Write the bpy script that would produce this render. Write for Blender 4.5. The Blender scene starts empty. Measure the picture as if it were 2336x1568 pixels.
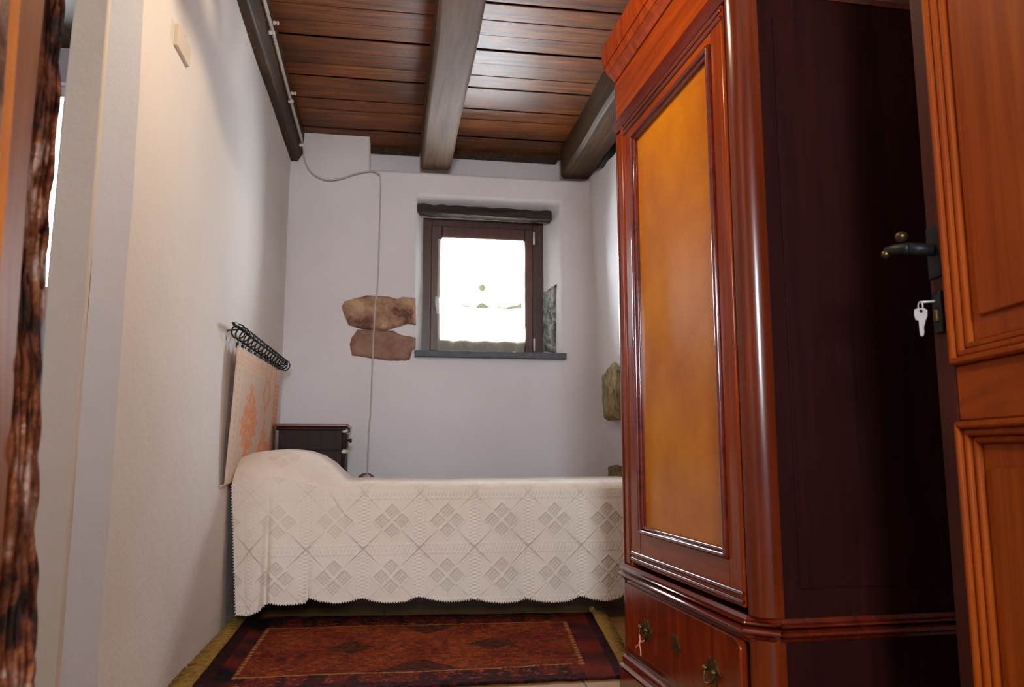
import bpy, bmesh, math, random
import numpy as np
from mathutils import Vector, noise
random.seed(4)
S = bpy.context.scene
C = S.collection
# ---------------------------------------------------------------- camera model
F = 1782.0; TH = math.atan(247/F); PS = math.atan(283*math.cos(TH)/F); H = 0.75
def ray(u, v):
    a = (u-1168)/F; b = (784-v)/F
    y = math.cos(TH)-b*math.sin(TH); z = math.sin(TH)+b*math.cos(TH)
    return (a*math.cos(PS)+y*math.sin(PS), -a*math.sin(PS)+y*math.cos(PS), z)
def ony(u, v, Y):
    r = ray(u, v); t = Y/r[1]; return (r[0]*t, Y, H+r[2]*t)
def onx(u, v, X):
    r = ray(u, v); t = X/r[0]; return (X, r[1]*t, H+r[2]*t)
def onz(u, v, Z):
    r = ray(u, v); t = (Z-H)/r[2]; return (r[0]*t, r[1]*t, Z)
cd = bpy.data.cameras.new('camera'); cam = bpy.data.objects.new('camera', cd); C.objects.link(cam)
cam.location = (0, 0, H); cam.rotation_euler = (math.pi/2+TH, 0, -PS)
cd.sensor_width = 36; cd.lens = F/2336*36; cd.clip_start = 0.02
cd.dof.use_dof = True; cd.dof.focus_distance = 3.6; cd.dof.aperture_fstop = 9.0
S.camera = cam
S.view_settings.view_transform = 'Standard'; S.view_settings.look = 'None'
S.view_settings.gamma = 1; S.view_settings.use_curve_mapping = False
S.view_settings.exposure = 0.0
# ---------------------------------------------------------------- materials
def lin(c):
    r = []
    for x in c:
        x /= 255.0
        r.append(x/12.92 if x <= .04045 else ((x+.055)/1.055)**2.4)
    return tuple(r)+(1,)
class NT:
    def __init__(s, name):
        s.m = bpy.data.materials.new(name); s.m.use_nodes = True
        s.t = s.m.node_tree; s.t.nodes.clear()
    def n(s, ty, **k):
        x = s.t.nodes.new(ty)
        for a, b in k.items():
            if a in x.inputs.keys() if isinstance(a, str) else False: x.inputs[a].default_value = b
            else: setattr(x, a, b)
        return x
    def l(s, a, b): s.t.links.new(a, b)
def base_bsdf(nt, rough=.6, spec=.4, metal=0, coat=0):
    b = nt.n('ShaderNodeBsdfPrincipled'); o = nt.n('ShaderNodeOutputMaterial')
    b.inputs['Roughness'].default_value = rough; b.inputs['Metallic'].default_value = metal
    b.inputs['Specular IOR Level'].default_value = spec
    b.inputs['Coat Weight'].default_value = coat; b.inputs['Coat Roughness'].default_value = .15
    nt.l(b.outputs[0], o.inputs[0]); return b
def coords(nt, scale=(1, 1, 1)):
    tc = nt.n('ShaderNodeTexCoord'); mp = nt.n('ShaderNodeMapping')
    mp.inputs['Scale'].default_value = scale
    nt.l(tc.outputs['Object'], mp.inputs[0]); return mp.outputs[0]
def noise_node(nt, vec, scale, detail=4, rough=.55, dist=0):
    n = nt.n('ShaderNodeTexNoise'); n.inputs['Scale'].default_value = scale
    n.inputs['Detail'].default_value = detail; n.inputs['Roughness'].default_value = rough
    n.inputs['Distortion'].default_value = dist
    nt.l(vec, n.inputs['Vector']); return n.outputs['Fac']
def ramp(nt, fac, stops):
    r = nt.n('ShaderNodeValToRGB'); e = r.color_ramp.elements
    while len(e) < len(stops): e.new(.5)
    for el, (p, c) in zip(e, stops): el.position = p; el.color = c
    nt.l(fac, r.inputs[0]); return r.outputs[0]
def bump(nt, b, h, strength=.3, dist=.005):
    x = nt.n('ShaderNodeBump'); x.inputs['Strength'].default_value = strength
    x.inputs['Distance'].default_value = dist
    nt.l(h, x.inputs['Height']); nt.l(x.outputs[0], b.inputs['Normal'])
def wood(name, c1, c2, axis='z', rough=.35, spec=.4, coat=0, sc=1.0, bs=.15, mid=None):
    """grain runs along `axis`"""
    nt = NT(name); b = base_bsdf(nt, rough, spec, 0, coat)
    k = {'x': (.8, 14, 14), 'y': (14, .8, 14), 'z': (14, 14, .8)}[axis]
    v = coords(nt, tuple(q*sc for q in k))
    f = noise_node(nt, v, 2.2, 6, .6, .6)
    v2 = coords(nt, (1.3, 1.3, 1.3)); g = noise_node(nt, v2, 1.6, 3)
    st = [(.28, lin(c1)), (.72, lin(c2))] if mid is None else [(.25, lin(c1)), (.5, lin(mid)), (.75, lin(c2))]
    col = ramp(nt, f, st)
    mx = nt.n('ShaderNodeMix', data_type='RGBA', blend_type='MULTIPLY'); mx.inputs[0].default_value = .5
    nt.l(col, mx.inputs[6]); nt.l(ramp(nt, g, [(.3, (.62, .6, .58, 1)), (.7, (1, 1, 1, 1))]), mx.inputs[7])
    nt.l(mx.outputs[2], b.inputs['Base Color']); bump(nt, b, f, bs, .002)
    return nt.m
def plain(name, c, rough=.6, spec=.4, metal=0, nz=0, c2=None, nscale=20, bs=0, coat=0, bd=.004):
    nt = NT(name); b = base_bsdf(nt, rough, spec, metal, coat)
    c2 = c2 or tuple(max(0, x*.9) for x in c)
    f = noise_node(nt, coords(nt), nscale, 5, .6)
    nt.l(ramp(nt, f, [(.3, lin(c)), (.7, lin(c2))]), b.inputs['Base Color'])
    if bs: bump(nt, b, f, bs, bd)
    return nt.m
def plaster(name, c, c2, stain=None):
    nt = NT(name); b = base_bsdf(nt, .9, .15)
    v = coords(nt); f = noise_node(nt, v, 1.1, 4, .5); f2 = noise_node(nt, v, 5, 6, .65)
    nt.l(ramp(nt, f, [(.35, lin(c)), (.68, lin(c2))]), b.inputs['Base Color'])
    ad = nt.n('ShaderNodeMath', operation='ADD'); nt.l(f, ad.inputs[0]); nt.l(f2, ad.inputs[1])
    bump(nt, b, ad.outputs[0], .35, .02)
    return nt.m
def stonemat(name, cols, scale=7, dist=.8):
    nt = NT(name); b = base_bsdf(nt, .85, .2)
    v = coords(nt); f = noise_node(nt, v, scale, 10, .72, dist)
    n = len(cols)
    nt.l(ramp(nt, f, [(.40+.2*i/(n-1), lin(c)) for i, c in enumerate(cols)]), b.inputs['Base Color'])
    f2 = noise_node(nt, v, scale*3, 8, .7)
    bump(nt, b, f2, .9, .012)
    return nt.m
def attr_mat(name, rough=.9, nscale=200, lo=.6, bs=.5, sheen=0):
    nt = NT(name); b = base_bsdf(nt, rough, .1)
    a = nt.n('ShaderNodeVertexColor'); a.layer_name = 'Col'
    f = noise_node(nt, coords(nt), nscale, 3, .6)
    mx = nt.n('ShaderNodeMix', data_type='RGBA', blend_type='MULTIPLY'); mx.inputs[0].default_value = 1
    nt.l(a.outputs[0], mx.inputs[6]); nt.l(ramp(nt, f, [(.3, (lo, lo, lo, 1)), (.7, (1, 1, 1, 1))]), mx.inputs[7])
    nt.l(mx.outputs[2], b.inputs['Base Color']); bump(nt, b, f, bs, .003)
    b.inputs['Sheen Weight'].default_value = sheen
    return nt.m
M = {}
M['wall'] = plaster('plaster_white', (226, 221, 224), (214, 208, 210))
M['wall_left'] = plaster('plaster_warm', (228, 222, 216), (220, 213, 207))
M['stone_red'] = stonemat('stone_reddish', [(104, 74, 60), (156, 118, 98), (172, 134, 108), (196, 164, 128)], 5, .2)
M['stone_red2'] = stonemat('stone_reddish_smooth', [(138, 104, 90), (158, 122, 106), (166, 130, 110)], 10)
M['stone_grey'] = stonemat('stone_grey', [(70, 68, 66), (128, 126, 124), (170, 168, 164)], 16)
M['stone_olive'] = stonemat('stone_olive', [(96, 82, 52), (140, 122, 84), (166, 150, 112)], 9)
M['stone_jamb'] = stonemat('stone_jamb', [(38, 16, 8), (96, 44, 20), (140, 78, 42), (176, 140, 122)], 9)
M['plank'] = None
M['beam_y'] = wood('beam_wood', (52, 34, 20), (96, 66, 42), 'y', .6, .15, bs=.3, mid=(64, 44, 28))
M['beam_mid'] = wood('beam_wood_greyed', (78, 56, 43), (116, 92, 76), 'y', .75, .2, bs=.3)
M['lintel'] = wood('old_lintel_wood', (14, 12, 11), (74, 62, 54), 'x', .8, .2, bs=1)
M['win'] = wood('window_brown', (50, 26, 18), (78, 42, 28), 'z', .4, .5)
M['winx'] = wood('window_brown_x', (62, 26, 18), (92, 42, 26), 'x', .4, .5)
M['slate'] = plain('slate', (92, 96, 102), .6, .4, c2=(76, 80, 86), bs=.2)
M['mah'] = wood('mahogany', (104, 34, 5), (160, 68, 6), 'z', .25, .25, .05, mid=(136, 50, 5))
M['mahx'] = wood('mahogany_across', (106, 36, 5), (164, 72, 6), 'y', .25, .25, .05, mid=(140, 54, 5))
M['mahp'] = wood('mahogany_post', (78, 24, 6), (126, 46, 8), 'z', .22, .4, .15, mid=(100, 34, 6))
M['mahd'] = wood('mahogany_dark', (70, 16, 8), (118, 34, 12), 'y', .14, .6, .6, bs=.04)
M['mahdz'] = wood('mahogany_dark_z', (110, 30, 10), (160, 56, 16), 'z', .2, .6, .5)
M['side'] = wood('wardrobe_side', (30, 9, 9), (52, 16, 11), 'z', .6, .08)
M['veneer'] = plain('honey_veneer', (208, 132, 10), .3, .25, c2=(172, 92, 14), nscale=3.2, coat=.05)
M['drawerw'] = wood('drawer_veneer', (92, 22, 5), (150, 58, 8), 'z', .22, .35, .12, sc=.7, mid=(120, 36, 6))
M['brass'] = plain('aged_brass', (120, 98, 52), .4, .5, .9, c2=(70, 56, 34), nscale=80)
M['iron'] = plain('black_iron', (26, 27, 28), .5, .5, .6, c2=(44, 44, 46), nscale=60)
M['steel'] = plain('nickel', (214, 210, 208), .45, .5, .3, c2=(190, 186, 184))
M['white'] = plain('white_porcelain', (226, 222, 220), .3, .5)
M['silver'] = plain('satin_silver', (205, 208, 212), .3, .5, .5)
M['cable'] = plain('braided_cable', (214, 206, 200), .8, .2, c2=(168, 160, 154), nscale=300)
M['dark'] = wood('nightstand_wood', (30, 16, 14), (50, 28, 22), 'z', .5, .15, .0)
M['darktop'] = wood('nightstand_top', (88, 30, 18), (120, 48, 30), 'x', .3, .5, .3)
M['ribbon'] = plain('pink_ribbon', (226, 150, 122), .7, .2)
M['doorw'] = wood('door_wood', (136, 52, 6), (182, 88, 12), 'z', .5, .12, .0, mid=(160, 70, 8))
M['doorx'] = wood('door_wood_rail', (130, 50, 8), (176, 80, 12), 'y', .5, .12, .0)
M['doord'] = wood('door_wood_dark', (58, 22, 14), (88, 34, 18), 'z', .5, .2, .0)
M['framew'] = wood('frame_wood', (112, 54, 12), (158, 84, 20), 'z', .5, .2)
M['framed'] = wood('frame_wood_dark', (66, 26, 10), (106, 48, 18), 'z', .5, .4)
M['floor'] = None
M['mattress'] = plain('mattress_cloth', (190, 185, 180), .9, .1)
M['bedframe'] = plain('bed_frame_paint', (40, 38, 34), .6, .3)
M['fringe'] = plain('straw_fringe', (176, 140, 72), .95, .1, c2=(120, 92, 44), nscale=60, bs=.6)
M['plate'] = plain('cover_plate', (214, 202, 186), .6, .3, c2=(206, 194, 178))
M['greyedge'] = plaster('plaster_greige', (228, 219, 204), (218, 209, 194))
M['bluestrip'] = plaster('plaster_cool_light', (228, 230, 232), (220, 223, 226))  # cool tint puts the bluish daylight on the partition end into the colour
def mk_spread():
    nt = NT('crochet_cotton'); b = base_bsdf(nt, .95, .1)
    v = coords(nt); f = noise_node(nt, v, 420, 2, .5); f1 = noise_node(nt, v, 2.5, 3)
    a = nt.n('ShaderNodeVertexColor'); a.layer_name = 'Col'
    mx = nt.n('ShaderNodeMix', data_type='RGBA', blend_type='MULTIPLY'); mx.inputs[0].default_value = 1
    nt.l(a.outputs[0], mx.inputs[6]); nt.l(ramp(nt, f1, [(.35, lin((236, 224, 212))), (.68, lin((228, 212, 200)))]), mx.inputs[7])
    nt.l(mx.outputs[2], b.inputs['Base Color'])
    bump(nt, b, f, .5, .0015); b.inputs['Sheen Weight'].default_value = .15
    return nt.m
M['spread'] = mk_spread()
M['cotton'] = plain('cotton_edging', (236, 224, 216), .9, .1)
def mk_plank():
    nt = NT('ceiling_planks'); b = base_bsdf(nt, .45, .2)
    a = nt.n('ShaderNodeVertexColor'); a.layer_name = 'Col'
    f = noise_node(nt, coords(nt, (1.2, 16, 16)), 2.5, 6, .6, .5)
    g = noise_node(nt, coords(nt), 2.2, 4)
    mx = nt.n('ShaderNodeMix', data_type='RGBA', blend_type='MULTIPLY'); mx.inputs[0].default_value = 1
    nt.l(ramp(nt, f, [(.28, lin((74, 36, 12))), (.5, lin((124, 66, 22))), (.74, lin((160, 94, 36)))]), mx.inputs[6])
    nt.l(a.outputs[0], mx.inputs[7])
    m2 = nt.n('ShaderNodeMix', data_type='RGBA', blend_type='MULTIPLY'); m2.inputs[0].default_value = .8
    nt.l(mx.outputs[2], m2.inputs[6]); nt.l(ramp(nt, g, [(.35, (.5, .5, .5, 1)), (.65, (1, 1, 1, 1))]), m2.inputs[7])
    nt.l(m2.outputs[2], b.inputs['Base Color']); bump(nt, b, f, .25, .003); return nt.m
M['plank'] = mk_plank()
def mk_floor():
    nt = NT('floor_boards'); b = base_bsdf(nt, .55, .35)
    v = coords(nt, (1, 1, 1)); w = nt.n('ShaderNodeTexBrick'); nt.l(v, w.inputs['Vector'])
    w.inputs['Scale'].default_value = 1; w.inputs['Brick Width'].default_value = 1.3; w.inputs['Row Height'].default_value = .14
    w.inputs['Mortar Size'].default_value = .003
    w.inputs['Color1'].default_value = lin((168, 128, 76)); w.inputs['Color2'].default_value = lin((150, 110, 62)); w.inputs['Mortar'].default_value = lin((60, 40, 24))
    f = noise_node(nt, coords(nt, (1, 12, 12)), 3, 6)
    mx = nt.n('ShaderNodeMix', data_type='RGBA', blend_type='MULTIPLY'); mx.inputs[0].default_value = .6
    nt.l(w.outputs[0], mx.inputs[6]); nt.l(ramp(nt, f, [(.3, (.5, .45, .4, 1)), (.7, (1, 1, 1, 1))]), mx.inputs[7])
    nt.l(mx.outputs[2], b.inputs['Base Color']); return nt.m
M['floor'] = mk_floor()
def mk_glass():
    nt = NT('window_glass'); o = nt.n('ShaderNodeOutputMaterial'); m = nt.n('ShaderNodeMixShader')
    t = nt.n('ShaderNodeBsdfTransparent'); g = nt.n('ShaderNodeBsdfGlossy'); g.inputs['Roughness'].default_value = .02
    fr = nt.n('ShaderNodeFresnel'); fr.inputs[0].default_value = 1.45
    nt.l(fr.outputs[0], m.inputs[0]); nt.l(t.outputs[0], m.inputs[1]); nt.l(g.outputs[0], m.inputs[2]); nt.l(m.outputs[0], o.inputs[0]); return nt.m
M['glass'] = mk_glass()
def mk_sheer(name, c, op):
    nt = NT(name); o = nt.n('ShaderNodeOutputMaterial'); m = nt.n('ShaderNodeMixShader'); m.inputs[0].default_value = op
    t = nt.n('ShaderNodeBsdfTransparent'); m2 = nt.n('ShaderNodeMixShader'); m2.inputs[0].default_value = .5
    d = nt.n('ShaderNodeBsdfDiffuse'); tr = nt.n('ShaderNodeBsdfTranslucent')
    f = noise_node(nt, coords(nt), 300, 2); col = ramp(nt, f, [(.3, lin(c)), (.7, lin(tuple(x*.93 for x in c)))])
    nt.l(col, d.inputs[0]); nt.l(col, tr.inputs[0])
    nt.l(d.outputs[0], m2.inputs[1]); nt.l(tr.outputs[0], m2.inputs[2])
    nt.l(t.outputs[0], m.inputs[1]); nt.l(m2.outputs[0], m.inputs[2]); nt.l(m.outputs[0], o.inputs[0]); return nt.m
M['sheer'] = mk_sheer('sheer_voile', (226, 222, 206), .6)
M['embroidery'] = mk_sheer('embroidery_thread', (150, 146, 120), .97)
def mk_emit(name, c, s):
    nt = NT(name); o = nt.n('ShaderNodeOutputMaterial'); e = nt.n('ShaderNodeEmission')
    e.inputs[0].default_value = c; e.inputs[1].default_value = s; nt.l(e.outputs[0], o.inputs[0]); return nt.m
M['bulb'] = mk_emit('bulb_glow', (1, .72, .42, 1), 25)
M['rug'] = attr_mat('rug_wool', .95, 120, .45, .8)
M['tapestry'] = attr_mat('woven_cotton', .95, 260, .85, .5)
# ---------------------------------------------------------------- mesh helpers
def link(name, me, mat, parent=None, smooth=False, bevel=0, seg=2):
    o = bpy.data.objects.new(name, me); C.objects.link(o)
    if mat is not None: me.materials.append(mat)
    for p in me.polygons: p.use_smooth = True
    if not smooth: me.set_sharp_from_angle(angle=math.radians(32))
    if bevel:
        b = o.modifiers.new('bevel', 'BEVEL'); b.width = bevel; b.segments = seg; b.limit_method = 'ANGLE'; b.angle_limit = math.radians(40)
        b.harden_normals = False
    if parent is not None: o.parent = parent
    return o
class MB:
    def __init__(s): s.v = []; s.f = []
    def add(s, vs, fs):
        k = len(s.v); s.v += [tuple(v) for v in vs]; s.f += [tuple(i+k for i in f) for f in fs]; return s
    def box(s, x0, x1, y0, y1, z0, z1):
        vs = [(x, y, z) for z in (z0, z1) for x, y in ((x0, y0), (x1, y0), (x1, y1), (x0, y1))]
        return s.add(vs, [(3, 2, 1, 0), (4, 5, 6, 7), (0, 1, 5, 4), (1, 2, 6, 5), (2, 3, 7, 6), (3, 0, 4, 7)])
    def tube(s, pts, r, n=10, closed=False):
        pts = [Vector(p) for p in pts]; m = len(pts); rs = r if hasattr(r, '__len__') else [r]*m
        rings = []; up = None
        for i, p in enumerate(pts):
            a = pts[i-1] if (i > 0 or closed) else pts[i]; b = pts[(i+1) % m] if (i < m-1 or closed) else pts[i]
            d = (b-a)
            d = d.normalized() if d.length > 1e-9 else Vector((0, 0, 1))
            if up is None: up = Vector((0, 0, 1)) if abs(d.z) < .9 else Vector((1, 0, 0))
            x = d.cross(up)
            if x.length < 1e-6: up = Vector((1, 0, 0)); x = d.cross(up)
            x.normalize(); up = x.cross(d).normalized()
            rings.append([p+(x*math.cos(t)+up*math.sin(t))*rs[i] for t in [2*math.pi*j/n for j in range(n)]])
        vs = [v for rg in rings for v in rg]; fs = []
        for i in range(m if closed else m-1):
            for j in range(n):
                a = i*n+j; b = i*n+(j+1) % n; c = ((i+1) % m)*n+(j+1) % n; d = ((i+1) % m)*n+j
                fs.append((a, b, c, d))
        if not closed: fs += [tuple(range(n))[::-1], tuple((m-1)*n+j for j in range(n))]
        return s.add(vs, fs)
    def lathe(s, prof, c, axis='z', n=20):
        """prof: list of (r, h)"""
        vs = []; m = len(prof)
        for r, h in prof:
            for j in range(n):
                t = 2*math.pi*j/n; a, b = r*math.cos(t), r*math.sin(t)
                vs.append({'z': (c[0]+a, c[1]+b, c[2]+h), 'x': (c[0]+h, c[1]+a, c[2]+b), 'y': (c[0]+a, c[1]+h, c[2]+b)}[axis])
        fs = [(i*n+j, i*n+(j+1) % n, (i+1)*n+(j+1) % n, (i+1)*n+j) for i in range(m-1) for j in range(n)]
        fs += [tuple(range(n))[::-1], tuple((m-1)*n+j for j in range(n))]
        return s.add(vs, fs)
    def poly(s, pts, d, sub=None):
        """prism from outline pts extruded by vector d"""
        n = len(pts); d = Vector(d); a = [Vector(p) for p in pts]; b = [p+d for p in a]
        return s.add(a+b, [tuple(range(n))[::-1], tuple(n+i for i in range(n))]+[(i, (i+1) % n, n+(i+1) % n, n+i) for i in range(n)])
    def sweep(s, prof, path_fn, m):
        """prof: closed list of (a,b); path_fn(i)->origin, A axis, B axis"""
        n = len(prof); vs = []
        for i in range(m):
            o, A, B = path_fn(i); o, A, B = Vector(o), Vector(A), Vector(B)
            vs += [o+A*a+B*b for a, b in prof]
        fs = [(i*n+j, i*n+(j+1) % n, (i+1)*n+(j+1) % n, (i+1)*n+j) for i in range(m-1) for j in range(n)]
        fs += [tuple(range(n))[::-1], tuple((m-1)*n+j for j in range(n))]
        return s.add(vs, fs)
    def build(s, name, mat, parent=None, smooth=False, bevel=0, seg=2, xf=None):
        me = bpy.data.meshes.new(name)
        vs = [xf(v) for v in s.v] if xf else s.v
        me.from_pydata([tuple(v) for v in vs], [], s.f)
        bm = bmesh.new(); bm.from_mesh(me); bmesh.ops.recalc_face_normals(bm, faces=bm.faces); bm.to_mesh(me); bm.free()
        return link(name, me, mat, parent, smooth, bevel, seg)
def tag(o, label=None, cat=None, group=None, kind=None):
    if label: o['label'] = label
    if cat: o['category'] = cat
    if group: o['group'] = group
    if kind: o['kind'] = kind
    return o
def empty(name, loc, label=None, cat=None, group=None, kind=None):
    o = bpy.data.objects.new(name, None); C.objects.link(o); o.location = loc; o.empty_display_size = .1
    return tag(o, label, cat, group, kind)
def rel(root):
    L = root.location.copy()
    return lambda v: (v[0]-L[0], v[1]-L[1], v[2]-L[2])
def struct(o): o['kind'] = 'structure'; return o
def gridmesh(name, us, vs_, fn, mat, parent=None, hole=None, smooth=True, xf=None, colfn=None):
    nu, nv = len(us), len(vs_); P = [fn(u, v) for v in vs_ for u in us]
    if xf: P = [xf(p) for p in P]
    fs = []
    for j in range(nv-1):
        for i in range(nu-1):
            if hole and hole((us[i]+us[i+1])/2, (vs_[j]+vs_[j+1])/2): continue
            fs.append((j*nu+i, j*nu+i+1, (j+1)*nu+i+1, (j+1)*nu+i))
    me = bpy.data.meshes.new(name); me.from_pydata(P, [], fs)
    if colfn:
        ca = me.color_attributes.new('Col', 'FLOAT_COLOR', 'POINT')
        k = 0
        for v in vs_:
            for u in us: ca.data[k].color = colfn(u, v); k += 1
    return link(name, me, mat, parent, smooth)
def frange(a, b, st, extra=()):
    n = max(1, int(round((b-a)/st))); r = [a+(b-a)*i/n for i in range(n+1)]
    r += [e for e in extra if a < e < b]; return sorted(set(round(x, 5) for x in r))
def nz(x, y, z, s=1.0): return noise.noise(Vector((x*s, y*s, z*s)))
def sstep(a, b, x):
    t = min(1, max(0, (x-a)/(b-a))); return t*t*(3-2*t)

XL = -.675; YB = 5.1; XR = 1.40; ZC = 2.855; ZL = 2.62
# ================================================================ SETTING
# ---- back wall
NX0, NX1, NZ0, NZ1 = .148, 1.150, 1.385, 2.47       # niche mouth
IX0, IX1, IZ1 = .216, 1.062, 2.372                  # at the window frame
YW = 5.36
bx = XL-.02
RX0, RX1 = -.165, 1.15
def back_y(x, z):
    y = YB + .007*nz(x, 0, z, 2.1) + .003*nz(x, 5, z, 7)
    if z > ZL-.002 and RX0+.001 < x < RX1+.2:
        y = YB+.24
    if z > 1.3851 and NX0 < x < NX1 and z < NZ1:
        w = .008*nz(x, 3, z, 5)
        a = (x-NX0)/(IX0-NX0); b = (NX1-x)/(IX1 and (NX1-IX1)); c = (NZ1-z)/(NZ1-IZ1)
        t = max(0, min(1, a+w*3, b+w*3, c+w*3)); y += (YW-YB)*(t**.85)
    # gentle hollow under the ledge and round corner to the right wall
    if x > 1.25: y -= .10*sstep(1.25, XR, x)**2
    return y
ux = frange(XL-.03, XR+.01, .025, (NX0, NX1, IX0, IX1, RX0, RX0+.0015, RX1, .17, .19, 1.13, 1.11, 1.09))
uz = frange(0, 3.0, .025, (NZ0, NZ0+.001, NZ1, IZ1, ZL-.003, ZL-.001, 2.44, 2.41))
gridmesh('wall_back', ux, uz, lambda x, z: (x, back_y(x, z), z), M['wall'],
         hole=lambda x, z: IX0 < x < IX1 and NZ0 < z < IZ1)
struct(bpy.data.objects['wall_back'])
# ---- left partition wall
YP = 2.10
def left_x(y, z): return XL+.006*nz(0, y, z, 1.6)+.003*nz(4, y, z, 5) - .0*z
struct(gridmesh('wall_left', frange(YP, YB+.03, .04), frange(0, 3.0, .04), lambda y, z: (left_x(y, z), y, z), M['wall_left']))
# partition end: chamfer strip, slim light arris, greige face, other side
m = MB(); n = 60
x1 = XL-.074; x2 = XL-.166
for i in range(n):
    z0, z1 = 3.0*i/n, 3.0*(i+1)/n
    w0, w1 = .004*nz(0, 0, z0, 4), .004*nz(0, 0, z1, 4)
    m.add([(left_x(YP, z0), YP, z0), (left_x(YP, z1), YP, z1), (x1+w1, YP-.035, z1), (x1+w0, YP-.035, z0)], [(0, 1, 2, 3)])
struct(m.build('wall_end', M['bluestrip'], smooth=True))
m = MB(); zs_ = [0, .75, 1.19, 1.62, 1.95, 3.0]
xe = [ony(60, 1568, 2.06)[0], ony(84, 1031, 2.06)[0], ony(106, 650, 2.06)[0], ony(140, 270, 2.06)[0], ony(170, 0, 2.06)[0], ony(170, 0, 2.06)[0]+.01]
for i in range(6):
    z, x2 = zs_[i], xe[i]
    m.v += [(x1, YP-.036, z), (x1-.004, YP-.043, z), (x2+.004, YP-.043, z), (x2, YP-.036, z), (x2, YP+.2, z), (x1-.02, YP+.2, z)]
for i in range(5):
    for j in range(6): m.f.append((i*6+j, i*6+(j+1) % 6, i*6+6+(j+1) % 6, i*6+6+j))
m.f += [(5, 4, 3, 2, 1, 0), (30, 31, 32, 33, 34, 35)]
m.build('trim_1', M['greyedge'], bevel=.003); struct(bpy.data.objects['trim_1'])
# ---- right wall
def right_x(y, z):
    x = 1.385+.02*nz(9, y, z, 1.5)+.006*nz(2, y, z, 6)
    if y > 4.7: x -= .045*sstep(4.7, 5.1, y)**2
    return x + .02*(1-sstep(.5, 2.2, z))
def rtop(y): return 2.62+.05*nz(0, y, 0, 4)-.5*sstep(5.1, 4.2, y)*0
struct(gridmesh('wall_right', frange(.8, YB+.02, .04), frange(0, 1.0, .02),
       lambda y, t: (right_x(y, t*rtop(y)), y, t*rtop(y)), M['wall']))
m = MB(); m.box(1.47, 1.6, .5, 5.4, 2.3, 3.0); m.box(1.36, 1.6, .5, 5.4, 2.80, 3.0); m.box(1.455, 1.475, .5, 5.4, 0, 3.0)
struct(m.build('trim_2', M['bedframe']))  # dark boxes stand in for the shade in the gap above the wall
# ---- floor
m = MB(); m.box(-3.2, 2.6, -2.0, 5.6, -.05, 0); struct(m.build('floor', M['floor']))
# ---- ceiling: bevelled boards running across
m = MB(); cols = []
y = .8; k = 0
while y < 5.6:
    w = .145; z = ZC+.004*math.sin(k*2.3)
    m.add([(XL-.1, y+.003, z), (1.6, y+.003, z), (1.6, y+.006, z-.003), (XL-.1, y+.006, z-.003),
           (XL-.1, y+w-.006, z-.003), (1.6, y+w-.006, z-.003), (1.6, y+w-.003, z), (XL-.1, y+w-.003, z),
           (XL-.1, y+w, z+.006), (1.6, y+w, z+.006)],
          [(0, 1, 2, 3), (3, 2, 5, 4), (4, 5, 6, 7), (7, 6, 9, 8)])
    g = random.uniform(.72, 1.0); wr = random.uniform(-.06, .05)
    cols += [(g, g*(1+wr*.3), g*(1+wr), 1)]*10
    y += w; k += 1
me = bpy.data.meshes.new('ceiling'); me.from_pydata(m.v, [], m.f)
ca = me.color_attributes.new('Col', 'FLOAT_COLOR', 'POINT')
for i, c in enumerate(cols): ca.data[i].color = c
struct(link('ceiling', me, M['plank']))
m = MB(); m.box(-3.2, 2.6, -2.0, 5.6, 2.9, 3.0); struct(m.build('ceiling_slab', M['bedframe']))
# dark fascia boards where the ceiling meets the back wall
m = MB(); m.box(RX0, .175, 5.27, 5.335, ZC-.035, ZC+.02); m.box(.385, 1.16, 5.24, 5.335, ZC-.035, ZC+.02)
struct(m.build('trim_3', M['beam_y'], bevel=.003))
# ---- adjoining room on the left
m = MB(); m.box(-3.2, XL-.10, 3.75, 3.9, 0, 1.45); m.box(-3.2, XL-.10, 3.75, 3.9, 2.47, 3.0)
m.box(-3.2, -1.82, 3.75, 3.9, 1.45, 2.47); m.box(-1.46, XL-.10, 3.75, 3.9, 1.45, 2.47)
struct(m.build('wall_adjoining', M['wall']))
m = MB(); m.box(XL-.150, XL-.03, YP+.16, 5.6, 0, 3.0); struct(m.build('wall_partition', M['wall']))
m = MB(); m.box(-2.75, XL-.10, .5, 3.9, 2.64, 2.7); struct(m.build('ceiling_adjoining', M['beam_y']))
# outer left wall with an opening
m = MB(); m.box(-2.75, -2.6, .3, 3.9, 0, 3)
struct(m.build('wall_outer', M['wall']))
# front wall with the doorway the photograph is taken through
JX = ony(93, 1031, .80)[0]
JT = []                                     # rows (z, x of reveal, y stone/wood joint, y wood/groove joint, y near edge of the pale moulding)
for v_, ue, uw, uo, ug in ((0, 148, 116, 92, 32), (270, 127, 84, 66, 14), (450, 108, 64, 48, 2), (650, 99, 48, 34, -16), (1031, 93, 22, 10, -40), (1568, 79, -20, -32, -80)):
    e_ = ony(ue, v_, .80); ys_ = []
    for uu in (uw, uo, ug):
        r_ = ray(uu, v_); ys_.append(e_[0]/r_[0]*r_[1])
    JT.append((e_[2], e_[0], *ys_))
JT.sort()
def jt(z, k): return float(np.interp(z, [r[0] for r in JT], [r[k] for r in JT]))
m = MB(); m.box(-2.75, JX-.04, .50, .80, 0, 3); m.box(.93, 1.6, .50, .80, 0, 3); m.box(JX-.04, .93, .50, .80, 2.2, 3)
struct(m.build('wall_front', M['wall']))
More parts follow.
